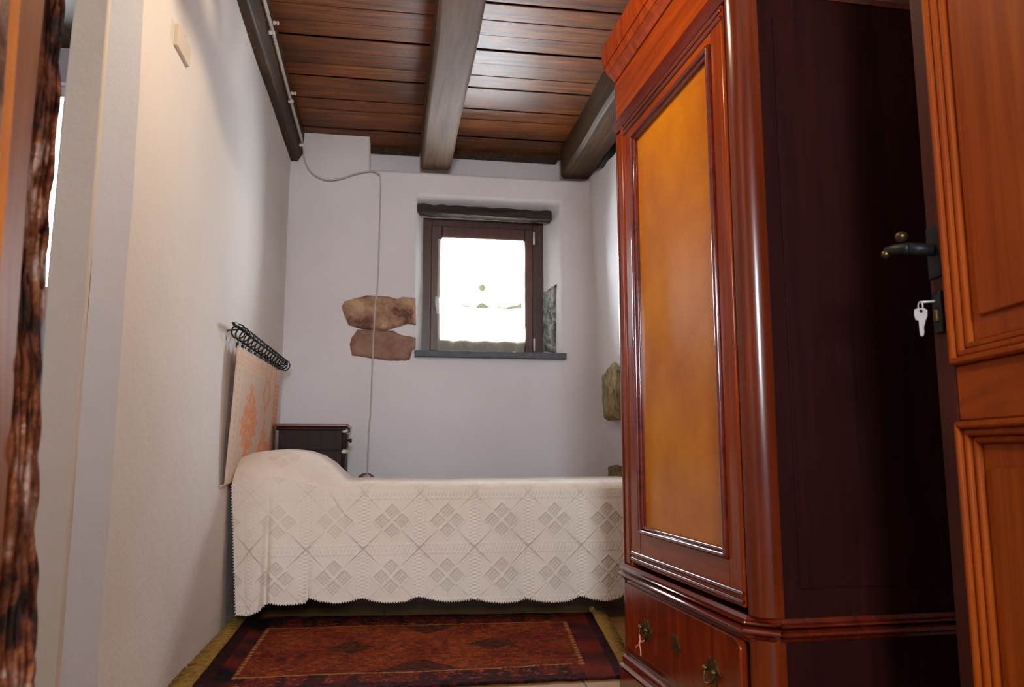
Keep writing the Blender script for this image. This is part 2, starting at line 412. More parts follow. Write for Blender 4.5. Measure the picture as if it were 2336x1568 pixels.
m = MB(); m.box(-2.75, -.20, -1.6, -1.5, 0, 3); m.box(.27, 2.0, -1.6, -1.5, 0, 3); m.box(-.20, .27, -1.6, -1.5, 0, 1.25); m.box(-.20, .27, -1.6, -1.5, 1.9, 3); m.box(-2.75, -2.6, -1.6, .5, 0, 3); m.box(1.9, 2.0, -1.6, .8, 0, 3); struct(m.build('wall_rear', M['wall']))  # unseen rear opening added to let fill daylight onto bed and back wall
# outside of the back wall (keeps daylight out except through the window)
m = MB(); m.box(-1, .12, 5.44, 5.6, 0, 3); m.box(1.16, 1.7, 5.44, 5.6, 0, 3); m.box(.12, 1.16, 5.44, 5.6, 0, 1.38); m.box(.12, 1.16, 5.44, 5.6, 2.48, 3)
struct(m.build('wall_exterior', M['wall']))
# rough stone reveal at the left
def jamb(t, z):
    y1 = jt(z, 2)-.02; x0 = jt(z, 1)
    y = y1+t/.8*(.8-y1) if t < .8 else .7995
    x = x0 if t < .8 else x0-(t-.8)*.4
    r = .007*nz(t*2, 0, z, 8)+.005*nz(t*5, 3, z, 26)
    return (x+r, y+.008*nz(1, t*3, z, 10), z)
struct(gridmesh('trim_4', frange(0, 1, .03), frange(0, 2.2, .006), jamb, M['stone_jamb']))
def strip(name, mat, a, b, dx):
    """vertical lining between two leaning joints on the reveal"""
    m = MB(); zz = frange(0, 2.2, .1)
    for k, z in enumerate(zz):
        ya = a(z) if callable(a) else a; yb = b(z); x = jt(z, 1)+dx
        m.v += [(x-.06, ya, z), (x, ya, z), (x, yb, z), (x-.06, yb, z)]
    for k in range(len(zz)-1):
        for j in range(4): m.f.append((k*4+j, k*4+(j+1) % 4, k*4+4+(j+1) % 4, k*4+4+j))
    n_ = len(m.v); m.f += [(3, 2, 1, 0), (n_-4, n_-3, n_-2, n_-1)]
    return struct(m.build(name, mat))
M['groove'] = wood('groove_wood', (26, 12, 7), (46, 22, 12), 'z', .7, .1)
strip('trim_5', M['groove'], lambda z: jt(z, 3)-.01, lambda z: jt(z, 2), -.006)
strip('trim_6', M['framew'], lambda z: jt(z, 4), lambda z: jt(z, 3), .004)
strip('trim_8', M['stone_red'], .50, lambda z: jt(z, 4), -.004)
m = MB(); m.box(-.4, .93, .52, .70, 2.12, 2.2); struct(m.build('trim_7', M['framed']))

# ================================================================ BEAMS
def beam(label, prof, mat, y0, y1, seed):
    """prof closed outline (x,z)"""
    n = 44; m = MB()
    def pf(i):
        t = y0+(y1-y0)*i/(n-1); return ((.006*nz(seed, t, 0, 1.5), t, .008*nz(seed, t, 3, 1.7)), (1, 0, 0), (0, 0, 1))
    m.sweep(prof, pf, n)
    o = m.build('ceiling_beam', mat, smooth=False, bevel=.006)
    # rough-hewn facets
    return tag(o, label, 'beam')
Lx0, Lx1 = -.74, -.60
beam('dark wooden ceiling beam along the top of the left wall, carrying the twisted cable',
     [(Lx0, ZC), (Lx0, 2.68), (-.668, 2.648), (-.628, 2.650), (Lx1, 2.70), (-.592, ZC)], M['beam_y'], 2.2, 5.10, 1)
beam('wide greyish wooden beam crossing the middle of the ceiling toward the window wall',
     [(.170, ZC), (.176, 2.665), (.190, 2.648), (.362, 2.650), (.378, 2.668), (.385, ZC)], M['beam_mid'], 2.2, 5.13, 2)
beam('rightmost wooden ceiling beam, running behind the top of the wardrobe',
     [(1.145, ZC), (1.148, 2.66), (1.165, 2.640), (1.34, 2.645), (1.37, 2.68), (1.38, ZC)], M['beam_y'], 2.2, 5.13, 3)

# ================================================================ WINDOW
w1 = empty('window_1', (0, YW, NZ0), kind='structure'); x_ = rel(w1)
FX0, FX1, FZ0, FZ1 = .208, 1.070, 1.385, 2.378
def ring(x0, x1, z0, z1, wl, wr, wb, wt, y0, y1):
    m = MB(); m.box(x0, x0+wl, y0, y1, z0, z1); m.box(x1-wr, x1, y0, y1, z0, z1)
    m.box(x0+wl, x1-wr, y0, y1, z0, z0+wb); m.box(x0+wl, x1-wr, y0, y1, z1-wt, z1); return m
ring(FX0, FX1, FZ0, FZ1, .066, .082, .06, .062, 5.345, 5.42).build('window_frame', M['win'], w1, bevel=.004, xf=x_)
SX0, SX1, SZ0, SZ1 = FX0+.06, FX1-.082, 1.435, FZ1-.056
sash = ring(SX0, SX1, SZ0, SZ1, .075, .06, .085, .085, 5.325, 5.375).build('window_sash', M['win'], w1, bevel=.006, xf=x_)
MB().box(SX0+.075, SX1-.06, 5.352, 5.358, SZ0+.085, SZ1-.085).build('window_pane', M['glass'], sash, xf=x_)
# handle
hp = ony(997, 690, 5.31)
m = MB(); m.box(hp[0]-.012, hp[0]+.012, 5.316, 5.326, hp[2]-.028, hp[2]+.042); m.lathe([(.009, 0), (.009, -.03)], (hp[0], 5.32, hp[2]+.02), 'y', 12)
m.tube([(hp[0], 5.29, hp[2]+.025), (hp[0]+.003, 5.285, hp[2]), (hp[0]+.004, 5.287, hp[2]-.05), (hp[0]+.006, 5.288, hp[2]-.085)], [.014, .013, .012, .011], 10)
tag(m.build('window_handle', M['white'], w1, smooth=True, xf=x_), 'pale silver lever handle')
for (a, b) in ((530, 558), (773, 802)):
    p = ony(1211, a, 5.32); q = ony(1211, b, 5.32)
    m = MB(); m.lathe([(.0, 0), (.007, .0), (.007, p[2]-q[2]), (0, p[2]-q[2])], (SX1+.006, 5.318, q[2]), 'z', 10)
    tag(m.build('hinge', M['white'], w1, smooth=True, xf=x_), 'pale silver hinge')
# slate sill
a = ony(946, 797, 5.07); b = ony(1290, 812, 5.07)
m = MB(); m.box(a[0], b[0]+.003, 5.045, 5.36, 1.362, 1.402)
tag(m.build('window_sill', M['slate'], bevel=.003), 'grey slate sill slab projecting below the small window', 'window sill')
# lintel
m = MB(); nn = 40; a = ony(950, 465, 5.17); b = ony(1258, 487, 5.17)
def lf(i):
    t = i/(nn-1); return ((a[0]+(b[0]-a[0])*t, 5.20, 2.425-.012*t+.006*nz(t*6, 0, 0, 2)), (0, 1, 0), (0, 0, 1))
m.sweep([(-.035, .0), (-.045, -.03), (-.03, -.062), (.04, -.066), (.07, -.05), (.07, .0)], lf, nn)
o = m.build('window_lintel', M['lintel'], bevel=.004)
for v in o.data.vertices:
    q = v.co; v.co.z += .006*nz(q.x, q.y, q.z, 22); v.co.y += .006*nz(q.x, q.y+4, q.z, 18)
tag(o, 'blackened rough old timber lintel above the small window', 'lintel')
# curtain
cx0, cz1, _ = ony(1000, 543, 5.30)[0], ony(1000, 545, 5.30)[2], 0
cx1 = ony(1197, 552, 5.30)[0]; cz0 = ony(1000, 803, 5.30)[2]
def cfn(x, z):
    s = (x-cx0)/(cx1-cx0); t = (cz1-z)/(cz1-cz0)
    e = .012*math.sin(t*9+s)*(1 if s > .5 else .6)*t
    if s > .93: e -= .012*math.exp(-((t-.72)/.07)**2)
    return (x+e*(abs(s-.5)*1.4), 5.305+.006*math.sin(s*26)*(.3+t)+.003*math.sin(s*61), z+.006*math.sin(s*23)*(t > .99))
cur = gridmesh('window_curtain', frange(cx0, cx1, .008), frange(cz0, cz1, .02), cfn, M['sheer'])
tag(cur, 'sheer white cafe curtain with cutwork hanging over the small window', 'curtain')
def emb(pts, nm='embroidery'):
    m = MB(); m.poly([(ony(u, v, 5.292)) for u, v in pts], (0, .003, 0)); m.build(nm, M['embroidery'], cur)
emb([(1100+8*math.cos(t), 657+8*math.sin(t)) for t in [2*math.pi*i/16 for i in range(16)]])
emb([(1085, 703), (1092, 694), (1098, 691), (1105, 692), (1112, 698), (1119, 703)])
emb([(1122, 694), (1135, 700), (1155, 701), (1178, 697), (1190, 692), (1190, 704), (1160, 706), (1135, 703)])
emb([(1052, 692), (1062, 698), (1074, 697), (1073, 700), (1062, 701), (1056, 698)])
for (x0, x1, z0, z1) in ((cx0, cx1, cz1-.012, cz1), (cx0, cx0+.022, cz0, cz1), (cx1-.018, cx1, cz0+.05, cz1)):
    gridmesh('hem', frange(x0, x1, .008), frange(z0, z1, .02), lambda x, z: (cfn(x, z)[0], cfn(x, z)[1]-.003, z), M['sheer'], cur)
# window of the adjoining room
w2 = empty('window_2', (-1.65, 3.82, 1.45), kind='structure'); x_ = rel(w2)
ring(-1.82, -1.46, 1.45, 2.47, .03, .03, .05, .05, 3.80, 3.86).build('window_frame', M['wall'], w2, bevel=.003, xf=x_)
MB().box(-1.79, -1.49, 3.825, 3.83, 1.5, 2.42).build('window_pane', M['glass'], w2, xf=x_)

# ================================================================ EXPOSED STONES
def slab(name, pts3, nrm, mat, label, seed, thick=.02):
    """irregular stone patch: outline + fan interior, bulged along nrm"""
    P = [Vector(p) for p in pts3]; c = sum(P, Vector())/len(P); nrm = Vector(nrm).normalized()
    # densify outline
    Q = []
    for i, p in enumerate(P):
        q = P[(i+1) % len(P)]; k = max(1, int((q-p).length/.012))
        for j in range(k):
            w = p.lerp(q, j/k); tan = (q-p).cross(nrm).normalized()
            Q.append(w+tan*.003*nz(w.x*3+seed, w.y*3, w.z*3, 12))
    n = len(Q); vs = []; fs = []; R = 14
    for r in range(R):
        s = 1-r/R
        for q in Q:
            w = c+(q-c)*s
            e = thick*min(1, (1-s)*7) + (.006*nz(w.x+seed, w.y, w.z, 11)+.004*nz(w.x+seed, w.y, w.z, 34))*min(1, r)
            vs.append(w+nrm*(e-.012*(r == 0)))
    vs.append(c+nrm*thick)
    for r in range(R-1):
        for i in range(n): fs.append((r*n+i, r*n+(i+1) % n, (r+1)*n+(i+1) % n, (r+1)*n+i))
    fs += [((R-1)*n+i, (R-1)*n+(i+1) % n, R*n) for i in range(n)]
    m = MB(); m.add(vs, fs); o = m.build(name, mat, smooth=True)
    return tag(o, label, 'stone')
def c4(p, Y): return [ony(750+x/2.177, 400+y/2.177, Y) for x, y in p]
YS = 5.093
slab('exposed_stone', c4([(60, 650), (75, 625), (130, 610), (190, 595), (240, 598), (300, 600), (340, 615), (370, 603), (432, 608), (434, 745), (395, 738), (335, 760), (290, 772), (250, 772), (190, 768), (140, 760), (95, 745), (70, 690)], YS), (0, -1, 0), M['stone_red'],
     'rough mottled reddish stone exposed in plaster left of the window, upper of two', 1)
slab('exposed_stone', c4([(140, 764), (240, 768), (325, 771), (350, 788), (432, 805), (430, 860), (415, 870), (403, 918), (370, 922), (290, 922), (215, 912), (110, 895), (100, 840), (110, 805)], YS), (0, -1, 0), M['stone_red2'],
     'smoother brown stone exposed in plaster left of the window, lower of two', 7)
def onrev(x, y):   # onto the splayed right reveal (plane through frame edge and mouth edge)
    r = ray(750+x/2.177, 400+y/2.177)
    A = Vector((IX1, YW, 0)); B = Vector((NX1, YB, 0)); d = B-A; nn_ = Vector((-d.y, d.x, 0))
    t = nn_.dot(A)/(nn_.x*r[0]+nn_.y*r[1]); return (r[0]*t, r[1]*t, H+r[2]*t)
slab('exposed_stone', [onrev(*p) for p in [(1064, 575), (1078, 572), (1095, 556), (1130, 535), (1126, 600), (1129, 720), (1126, 820), (1128, 888), (1066, 885), (1063, 700)]], (-.95, -.3, 0), M['stone_grey'],
     'grey pitted stone exposed in the right reveal of the window', 3, .012)
XS = 1.352
def onr(pts): return [onx(750+x/2.177, 400+y/2.177, XS) for x, y in pts]
slab('exposed_stone', onr([(1415, 925), (1445, 960), (1447, 1100), (1438, 1215), (1400, 1222), (1374, 1218), (1368, 1100), (1366, 990), (1395, 950)]), (-1, 0, 0), M['stone_olive'],
     'tall olive-brown stone exposed in the right wall beside the wardrobe', 5, .02)
slab('exposed_stone', [onx(u, v, 1.37) for u, v in [(1390, 1066), (1402, 1060), (1425, 1067), (1432, 1067), (1432, 1098), (1392, 1098)]], (-1, 0, 0), M['stone_olive'],
     'small brown stone in the right wall just above the foot of the bed', 6, .02)

# ================================================================ CABLE
cab_pts = [ (600, -30, 'b', 3.1), ]
root = empty('electric_cable', (-.58, 5.05, 2.6), 'twisted pale cable on white knobs along the left beam and down the window wall', 'cable'); x_ = rel(root)
def twist(path, r, amp, pitch, strands=2):
    P = [Vector(p) for p in path]; m = MB()
    # resample
    R = []; 
    for i in range(len(P)-1):
        L = (P[i+1]-P[i]).length; k = max(1, int(L/.006))
        R += [P[i].lerp(P[i+1], j/k) for j in range(k)]
    R.append(P[-1]); 
    for s in range(strands):
        pts = []; acc = 0
        for i, p in enumerate(R):
            if i: acc += (p-R[i-1]).length
            d = (R[min(i+1, len(R)-1)]-R[max(i-1, 0)]).normalized()
            a = d.cross(Vector((.3, .9, .2))).normalized(); b = d.cross(a)
            t = acc/pitch*2*math.pi+s*math.pi*2/strands
            pts.append(p+(a*math.cos(t)+b*math.sin(t))*amp)
        m.tube(pts, r, 6)
    return m
bs = -.585   # just off the beam's right face
def onbeam(u, v): return onx(u, v, bs)
run = [onbeam(604, 0), onbeam(625, 78), onbeam(663, 225), onbeam(689, 318)]
k0 = Vector(run[0])+(Vector(run[0])-Vector(run[1]))*1.0
run2 = [tuple(k0)]+run
twist(run2, .0032, .0035, .03).build('cable', M['cable'], root, smooth=True, xf=x_)
off = [(p[0], p[1], p[2]-.022) for p in run2]
twist(off, .0032, .0035, .03).build('cable', M['cable'], root, smooth=True, xf=x_)
def knob(p, axis='x', s=1):
    m = MB(); m.lathe([(.004*s, -.012), (.009*s, -.010), (.011*s, 0), (.006*s, .004), (.006*s, .008), (.011*s, .012), (.008*s, .018), (0.001, .02)], p, axis, 14)
    return m.build('cable_knob', M['white'], root, smooth=True, xf=x_)
for u, v in ((627, 52), (618, 74), (668, 213), (662, 231), (687, 331)):
    p = onbeam(u, v); knob((p[0]+.0, p[1], p[2]))
def smooth(pts, k=8):
    P = [Vector(p) for p in pts]; P = [P[0]]+P+[P[-1]]; o = []
    for i in range(1, len(P)-2):
        for j in range(k):
            t = j/k; a, b, c, d = P[i-1:i+3]
            o.append(.5*((2*b)+(c-a)*t+(2*a-5*b+4*c-d)*t*t+(3*b-a-3*c+d)*t**3))
    o.append(P[-2]); return o
loop = [onbeam(689, 318), ony(692, 345, 5.04)]+[ony(u, v, 5.052 if 620 < v < 860 else 5.07) for u, v in ((698, 372), (712, 395), (742, 410), (775, 408), (810, 397), (845, 391), (862, 396), (868, 410), (867, 470), (862, 640), (856, 700), (850, 820), (846, 930), (842, 983), (838, 1080), (837, 1094))]
twist(smooth(loop), .0032, .0030, .026).build('cable', M['cable'], root, smooth=True, xf=x_)
p = ony(842, 983, 5.085); knob(p, 'y', .8)
p = ony(866, 398, 5.085); knob(p, 'y', .7)
# round rosette on the wall
p = ony(835, 1102, 5.088)
r_ = empty('wall_socket', p, 'round dark brown wooden wall rosette just above the bedspread, at the cable end', 'socket')
MB().lathe([(.062, 0), (.062, -.008), (.056, -.016), (.05, -.018)], (0, 0, 0), 'y', 36).build('rosette', M['darktop'], r_, smooth=False, bevel=.002)
MB().lathe([(.038, -.018), (.036, -.034), (.02, -.042)], (0, 0, 0), 'y', 28).build('socket_cap', M['white'], r_, smooth=True)
# cover plate high on the left wall
pl = [onx(408, 78, XL+.012), onx(436, 108, XL+.012), onx(436, 160, XL+.012), onx(410, 120, XL+.012)]
cy = [p[1] for p in pl]; cz = [p[2] for p in pl]
m = MB(); m.box(XL-.005, XL+.012, pl[0][1], pl[1][1], pl[2][2], pl[1][2])
cp = m.build('cover_plate', M['plate'], bevel=.003); tag(cp, 'small cream blank cover plate high on the left wall', 'cover plate')
zc = (pl[1][2]+pl[2][2])/2; yc = (pl[0][1]+pl[1][1])/2
for s in (-1, 1): MB().lathe([(.004, 0), (.004, .003), (.002, .004)], (XL+.011, yc+s*.035*0, zc+s*.035), 'x', 10).build('screw', M['plate'], cp)

# ================================================================ BED
bed = empty('bed', (.28, 3.95, 0), 'low single bed under the white crocheted bedspread, head at the left wall', 'bed'); x_ = rel(bed)
BY0, BY1 = 3.57, 4.43; BX0, BX1 = -.64, 1.27
ring(BX0+.02, BX1-.02, BY0+.03, BY1-.03, .04, .04, .03, .03, .2, .2)  # (shape helper unused)
m = MB(); m.box(BX0+.02, BX1-.02, BY0+.03, BY0+.06, .22, .31); m.box(BX0+.02, BX1-.02, BY1-.06, BY1-.03, .22, .31)
m.box(BX0+.02, BX0+.05, BY0+.06, BY1-.06, .22, .31); m.box(BX1-.05, BX1-.02, BY0+.06, BY1-.06, .22, .31)
m.build('bed_frame', M['bedframe'], bed, bevel=.004, xf=x_)
m = MB()
for i in range(12):
    xs = BX0+.1+i*.15; m.box(xs, xs+.07, BY0+.06, BY1-.06, .285, .305)
m.build('slats', M['bedframe'], bed, xf=x_)
for x in (BX0+.03, BX1-.08):
    for y in (BY0+.30, BY1-.12): MB().box(x, x+.045, y, y+.045, 0, .24).build('leg', M['bedframe'], bed, bevel=.004, xf=x_)
MB().box(BX0+.01, BX1-.01, BY0+.02, BY1-.02, .31, .535).build('mattress', M['mattress'], bed, bevel=.04, seg=4, xf=x_)

# ---- crocheted bedspread
mound_px = [(522, 1088), (532, 1066), (546, 1051), (562, 1042), (582, 1034), (615, 1028), (655, 1026), (695, 1030), (728, 1041), (755, 1058), (775, 1078), (789, 1093), (805, 1098), (900, 1097), (1000, 1099), (1100, 1098), (1200, 1097), (1300, 1096), (1425, 1094)]
YM = 3.85
mo = [ony(u, v, YM) for u, v in mound_px]
mx_ = [p[0] for p in mo]; mz_ = [p[2] for p in mo]
# shift the profile so that it starts at the bed's left edge when seen at the front edge
def zt(x):
    return float(np.interp(x, mx_, mz_))
hem_px = [(530, 1403), (545, 1404), (570, 1400), (592, 1393), (610, 1376), (618, 1375), (640, 1379), (668, 1379), (698, 1376), (704, 1364), (730, 1370), (770, 1374), (800, 1371), (826, 1364), (850, 1370), (885, 1373), (925, 1371), (955, 1360), (980, 1366), (1020, 1371), (1055, 1370), (1080, 1366), (1110, 1371), (1140, 1373), (1175, 1372), (1200, 1365), (1230, 1371), (1260, 1372), (1295, 1370), (1325, 1359), (1350, 1366), (1380, 1369), (1410, 1364), (1425, 1352), (1600, 1365)]
hp_ = [ony(u, v, 3.55) for u, v in hem_px]; hx_ = [p[0] for p in hp_]; hz_ = [p[2] for p in hp_]
TILE = .2435; ox = ony(957, 1252, 3.55)[0]; oz = ony(957, 1252, 3.55)[2]
def pattern(a, b):
    """a,b in tile units (crossings at integers); returns relief in metres"""
    fa, fb = a-math.floor(a), b-math.floor(b); h = 0
    # eyelet diagonals
    d1 = abs(fa-fb); d2 = abs(fa+fb-1); dc = max(abs(fa-.5), abs(fb-.5))
    if dc > .10:
        d = min(d1, d2)
        k_ = min(1, max(0, (dc-.12)/.25))*(1 if abs(b) < .62 else .55)
        if d < .020: h -= .0075*(1-d/.020)*k_
        elif d < .05: h += .0022*k_
    # bobble bands along tile borders
    eb = min(fb, 1-fb); ea = min(fa, 1-fa)
    if eb < .10 and ea > .06:
        for k, c in enumerate((.02, .075)):
            h += .0062*max(0, 1-abs(eb-c)/.028)*max(0, math.cos(fa*2*math.pi*15+k*math.pi))**.6
    if ea < .10 and eb > .06:
        for k, c in enumerate((.02, .075)):
            h += .0062*max(0, 1-abs(ea-c)/.028)*max(0, math.cos(fb*2*math.pi*15+k*math.pi))**.6
    # four popcorn lozenges in a cross
    p, q = fa-.5, fb-.5
    for cx, cy in ((0, .178), (0, -.178), (.178, 0), (-.178, 0)):
        r = abs(p-cx)+abs(q-cy)
        if r < .150:
            s, t = (p-cx+q-cy), (p-cx-(q-cy))
            h += -.003+.0085*(max(0, math.cos(s*2*math.pi*14))*max(0, math.cos(t*2*math.pi*14)))**.7
        elif r < .176: h += .0022
    return h
YF = 3.55
def spread_pt(x, t):
    """t: arc length in metres; 0 at front hem.  returns point"""
    zh = float(np.interp(x, hx_, hz_)); ztop = zt(x)
    rr = .05+.13*sstep(.60, .74, ztop)          # rounding radius
    zf = ztop-.028-.09*sstep(.60, .74, ztop)*1
    bul = .0
    front = zf-zh-0
    if t < 1:                                    # front drop, t in 0..1
        z = zh+(zf-zh)*t
        k = 1-t
        fold = .010*math.sin(x*2*math.pi/TILE*1+1.2)*k + .008*nz(x*3, 0, z, 2)*k
        s = sstep(-.52, -.42, x)
        y = YF-.012*k - fold + .03*(1-t)**2*0
        # pleat gathered near the left corner
        y += .045*math.exp(-((x+.505)/.014)**2)*k - .012*math.exp(-((x+.57)/.04)**2)*k
        y += .018*math.exp(-((x-ony(700,1370,3.55)[0])/.012)**2)*k*k
        x += .045*k*math.exp(-((x+.66)/.08)**2)
        return (x, y, z), (0, -1, 0), z
    u = t-1                                      # over the top 0..1
    ys = YF+(4.45-YF)*u
    zz = zf+(ztop-zf)*math.sin(min(1, (ys-YF)/(rr*1.25))*math.pi/2)**.9
    zz -= (ztop-zf)*.35*sstep(.8, 1.0, u)
    return (x, ys, zz), (0, 0, 1), oz+(.567-oz)+(ys-YF)
sx = frange(-.660, 1.275, .0036)
st_ = [i/130 for i in range(130)]+[1+(i/100)**1.35 for i in range(101)]
P = []; HC = []; nx = len(sx)
for t in st_:
    for x in sx:
        p, nn_, b = spread_pt(x, t)
        z0 = p[2]
        att = 1 if t < 1 else .8
        bb = (b-oz)/TILE*1.03
        rel_ = pattern((x-ox)/TILE, bb)*att
        # soften relief where it stretches over the bolster
        if x < -.18: rel_ *= .55+.45*sstep(.5, .30, p[2])
        HC.append(rel_)
        crease = 0
        if t < 1.12 and -.32 < x < -.05:
            # slanting crease below the bolster's end
            tt = (p[2]-.44)/(.57-.44); xc = -.165-.085*tt
            if -.1 < tt < 1.1: crease = -.012*math.exp(-((x-xc)/.007)**2)*max(0, math.sin(math.pi*min(1, max(0, tt))))
        nv = Vector(nn_); e = rel_+crease
        wob = .004*nz(x*2, t, 7, 2.5)
        P.append((p[0]+(.004*nz(9, p[1], p[2], 9) if x < -.66 else 0), p[1]+nv.y*(e+wob), p[2]+nv.z*(e+wob)))
fs = []
for j in range(len(st_)-1):
    for i in range(nx-1): fs.append((j*nx+i, j*nx+i+1, (j+1)*nx+i+1, (j+1)*nx+i))
me = bpy.data.meshes.new('bedspread'); me.from_pydata(P, [], fs)
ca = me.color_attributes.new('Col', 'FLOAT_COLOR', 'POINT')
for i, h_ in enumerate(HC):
    g = .66+.34*min(1, max(0, (h_+.006)/.006)); ca.data[i].color = (g, g**1.12, g**1.25, 1)  # hollows darkened in colour: open eyelets, and shade between the popcorns
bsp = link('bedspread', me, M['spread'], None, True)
so = bsp.modifiers.new('thickness', 'SOLIDIFY'); so.thickness = .004; so.offset = -1
tag(bsp, 'white crocheted bedspread in relief squares draped over the low bed and bolster', 'bedspread')
# scalloped knotted edging
m = MB()
for i in range(0, nx, 3):
    p = P[i]; m.lathe([(.0, -.003), (.003, -.001), (.003, .002), (0, .004)], (p[0], p[1], p[2]-.002), 'z', 6)
m.build('edging', M['cotton'], bsp, smooth=True)
m = MB()
for j in range(3, 130, 3):
    p = P[j*nx]; m.lathe([(.0, -.003), (.003, -.001), (.003, .002), (0, .004)], (p[0]-.002, p[1], p[2]), 'z', 6)
ed = m.build('edging', M['cotton'], bsp, smooth=True)
# bolster under the spread
m = MB()
o = bpy.data.objects.new('x', None)
bl = []
for i in range(28):
    a = 2*math.pi*i/28; bl.append((-.45+.185*math.cos(a), .612+.070*math.sin(a)))
m.sweep([(a, b) for a, b in bl], lambda i: ((0, [3.74, 3.78, 4.3, 4.34][i], 0), (1, 0, 0), (0, 0, 1)), 4)
tag(m.build('bolster', M['mattress'], smooth=True), 'plump bolster swelling under the bedspread at the left end', 'bolster')

# ================================================================ NIGHTSTAND
ns = empty('nightstand', (-.41, 4.72, 0), 'dark antique nightstand in the back corner behind the head of the bed', 'nightstand'); x_ = rel(ns)
nx0, nx1, ny0, ny1 = -.60, -.255, 4.50, 4.98
zt_ = .888
MB().box(nx0, nx1, ny0, ny1, .06, zt_-.01).build('body', M['dark'], ns, bevel=.004, xf=x_)
m = MB(); m.box(nx0-.02, nx1+.03, ny0-.018, ny1+.01, zt_, zt_+.016); m.build('top', M['darktop'], ns, bevel=.005, xf=x_)
m = MB(); m.box(nx0-.015, nx1+.02, ny0-.012, ny1+.01, zt_-.02, zt_); m.build('cornice', M['dark'], ns, bevel=.007, seg=3, xf=x_)
m = MB(); m.box(nx0-.003, nx1+.004, ny0-.005, ny1, .755, .765); m.build('moulding', M['dark'], ns, bevel=.003, xf=x_)
m = MB(); m.lathe([(.008, 0), (.016, .01), (.02, .05), (.018, .09), (.01, .105)], (nx1+.008, ny0+.02, zt_-.13), 'z', 16)
m.build('corner_column', M['dark'], ns, smooth=True, xf=x_)
m = MB(); m.lathe([(.015, .09), (.015, .11), (.011, .12), (.013, .4), (.011, .63), (.015, .645), (.015, .67)], (nx1+.006, ny0+.02, .08), 'z', 16)
m.build('corner_column', M['dark'], ns, smooth=True, xf=x_)
for z, r in ((zt_-.022, .016), (zt_-.137, .017)):
    m = MB(); m.lathe([(.006, -.012), (r, -.008), (r+.002, 0), (r, .008), (.006, .012)], (nx1+.012, ny0+.012, z), 'z', 14)
    tag(m.build('capital', M['steel'], ns, smooth=True, xf=x_), 'pale metal column capital')
m = MB(); m.box(nx1, nx1+.014, ny0+.05, ny1-.05, .775, .86); d = m.build('drawer', M['dark'], ns, bevel=.004, xf=x_)
MB().lathe([(.006, 0), (.006, .012), (.013, .018), (.013, .026), (.004, .03)], (nx1+.014, 4.74, .815), 'x', 14).build('knob', M['brass'], d, smooth=True, xf=x_)
m = MB(); m.box(nx1, nx1+.012, ny0+.05, ny1-.05, .12, .74); m.build('cupboard_door', M['dark'], ns, bevel=.004, xf=x_)
m = MB(); m.box(nx0-.01, nx1+.02, ny0-.01, ny1+.01, 0, .06); m.build('plinth', M['dark'], ns, bevel=.006, xf=x_)

# ================================================================ WALL TEXTILE AND ROD
A = Vector(ony(527, 733, 3.28)); B = Vector(ony(658, 832, 4.95)); A.x = -.632; B.x = -.615
A = Vector(onx(529, 735, -.632)); B = Vector(onx(655, 831, -.622))
rd = empty('hanging_rod', A, 'black wrought iron rod with rings fixed to the left wall above the bed head', 'rod'); x_ = rel(rd)
d = (B-A); L = d.length; dn = d.normalized()
m = MB(); m.tube([A+d*.06, B-d*.04], .0065, 10); m.build('rod', M['iron'], rd, smooth=True, xf=x_)
for (p, s) in ((A+d*.06, -1), (B-d*.04, 1)):
    m = MB(); q = [p, p+dn*s*.02, p+dn*s*.05+Vector((0, 0, .0)), p+dn*s*.095]
    m.tube(q, [.007, .012, .008, .0015], 10); m.build('finial', M['iron'], rd, smooth=True, xf=x_)
    m = MB(); e = p-dn*s*.03
    m.tube([e, e+Vector((0, 0, -.012)), e+Vector((-.045, 0, -.016)), e+Vector((-.047, 0, -.055))], .004, 8); m.build('bracket', M['iron'], rd, smooth=True, xf=x_)
NR = 16; ringc = []
for i in range(NR):
    t = .085+.86*i/(NR-1); c = A+d*t+Vector((0, 0, -.018)); ringc.append(c)
    an = math.radians(random.uniform(-22, 22)); ax = (dn*math.cos(an)+Vector((1, 0, 0))*math.sin(an)).normalized()
    s1 = ax.cross(Vector((0, 0, 1))).normalized(); s2 = s1.cross(ax)
    m = MB(); m.tube([c+(s1*math.cos(a)+s2*math.sin(a))*.030 for a in [2*math.pi*j/20 for j in range(20)]], .0034, 6, True)
    m.build('ring', M['iron'], rd, smooth=True, xf=x_)
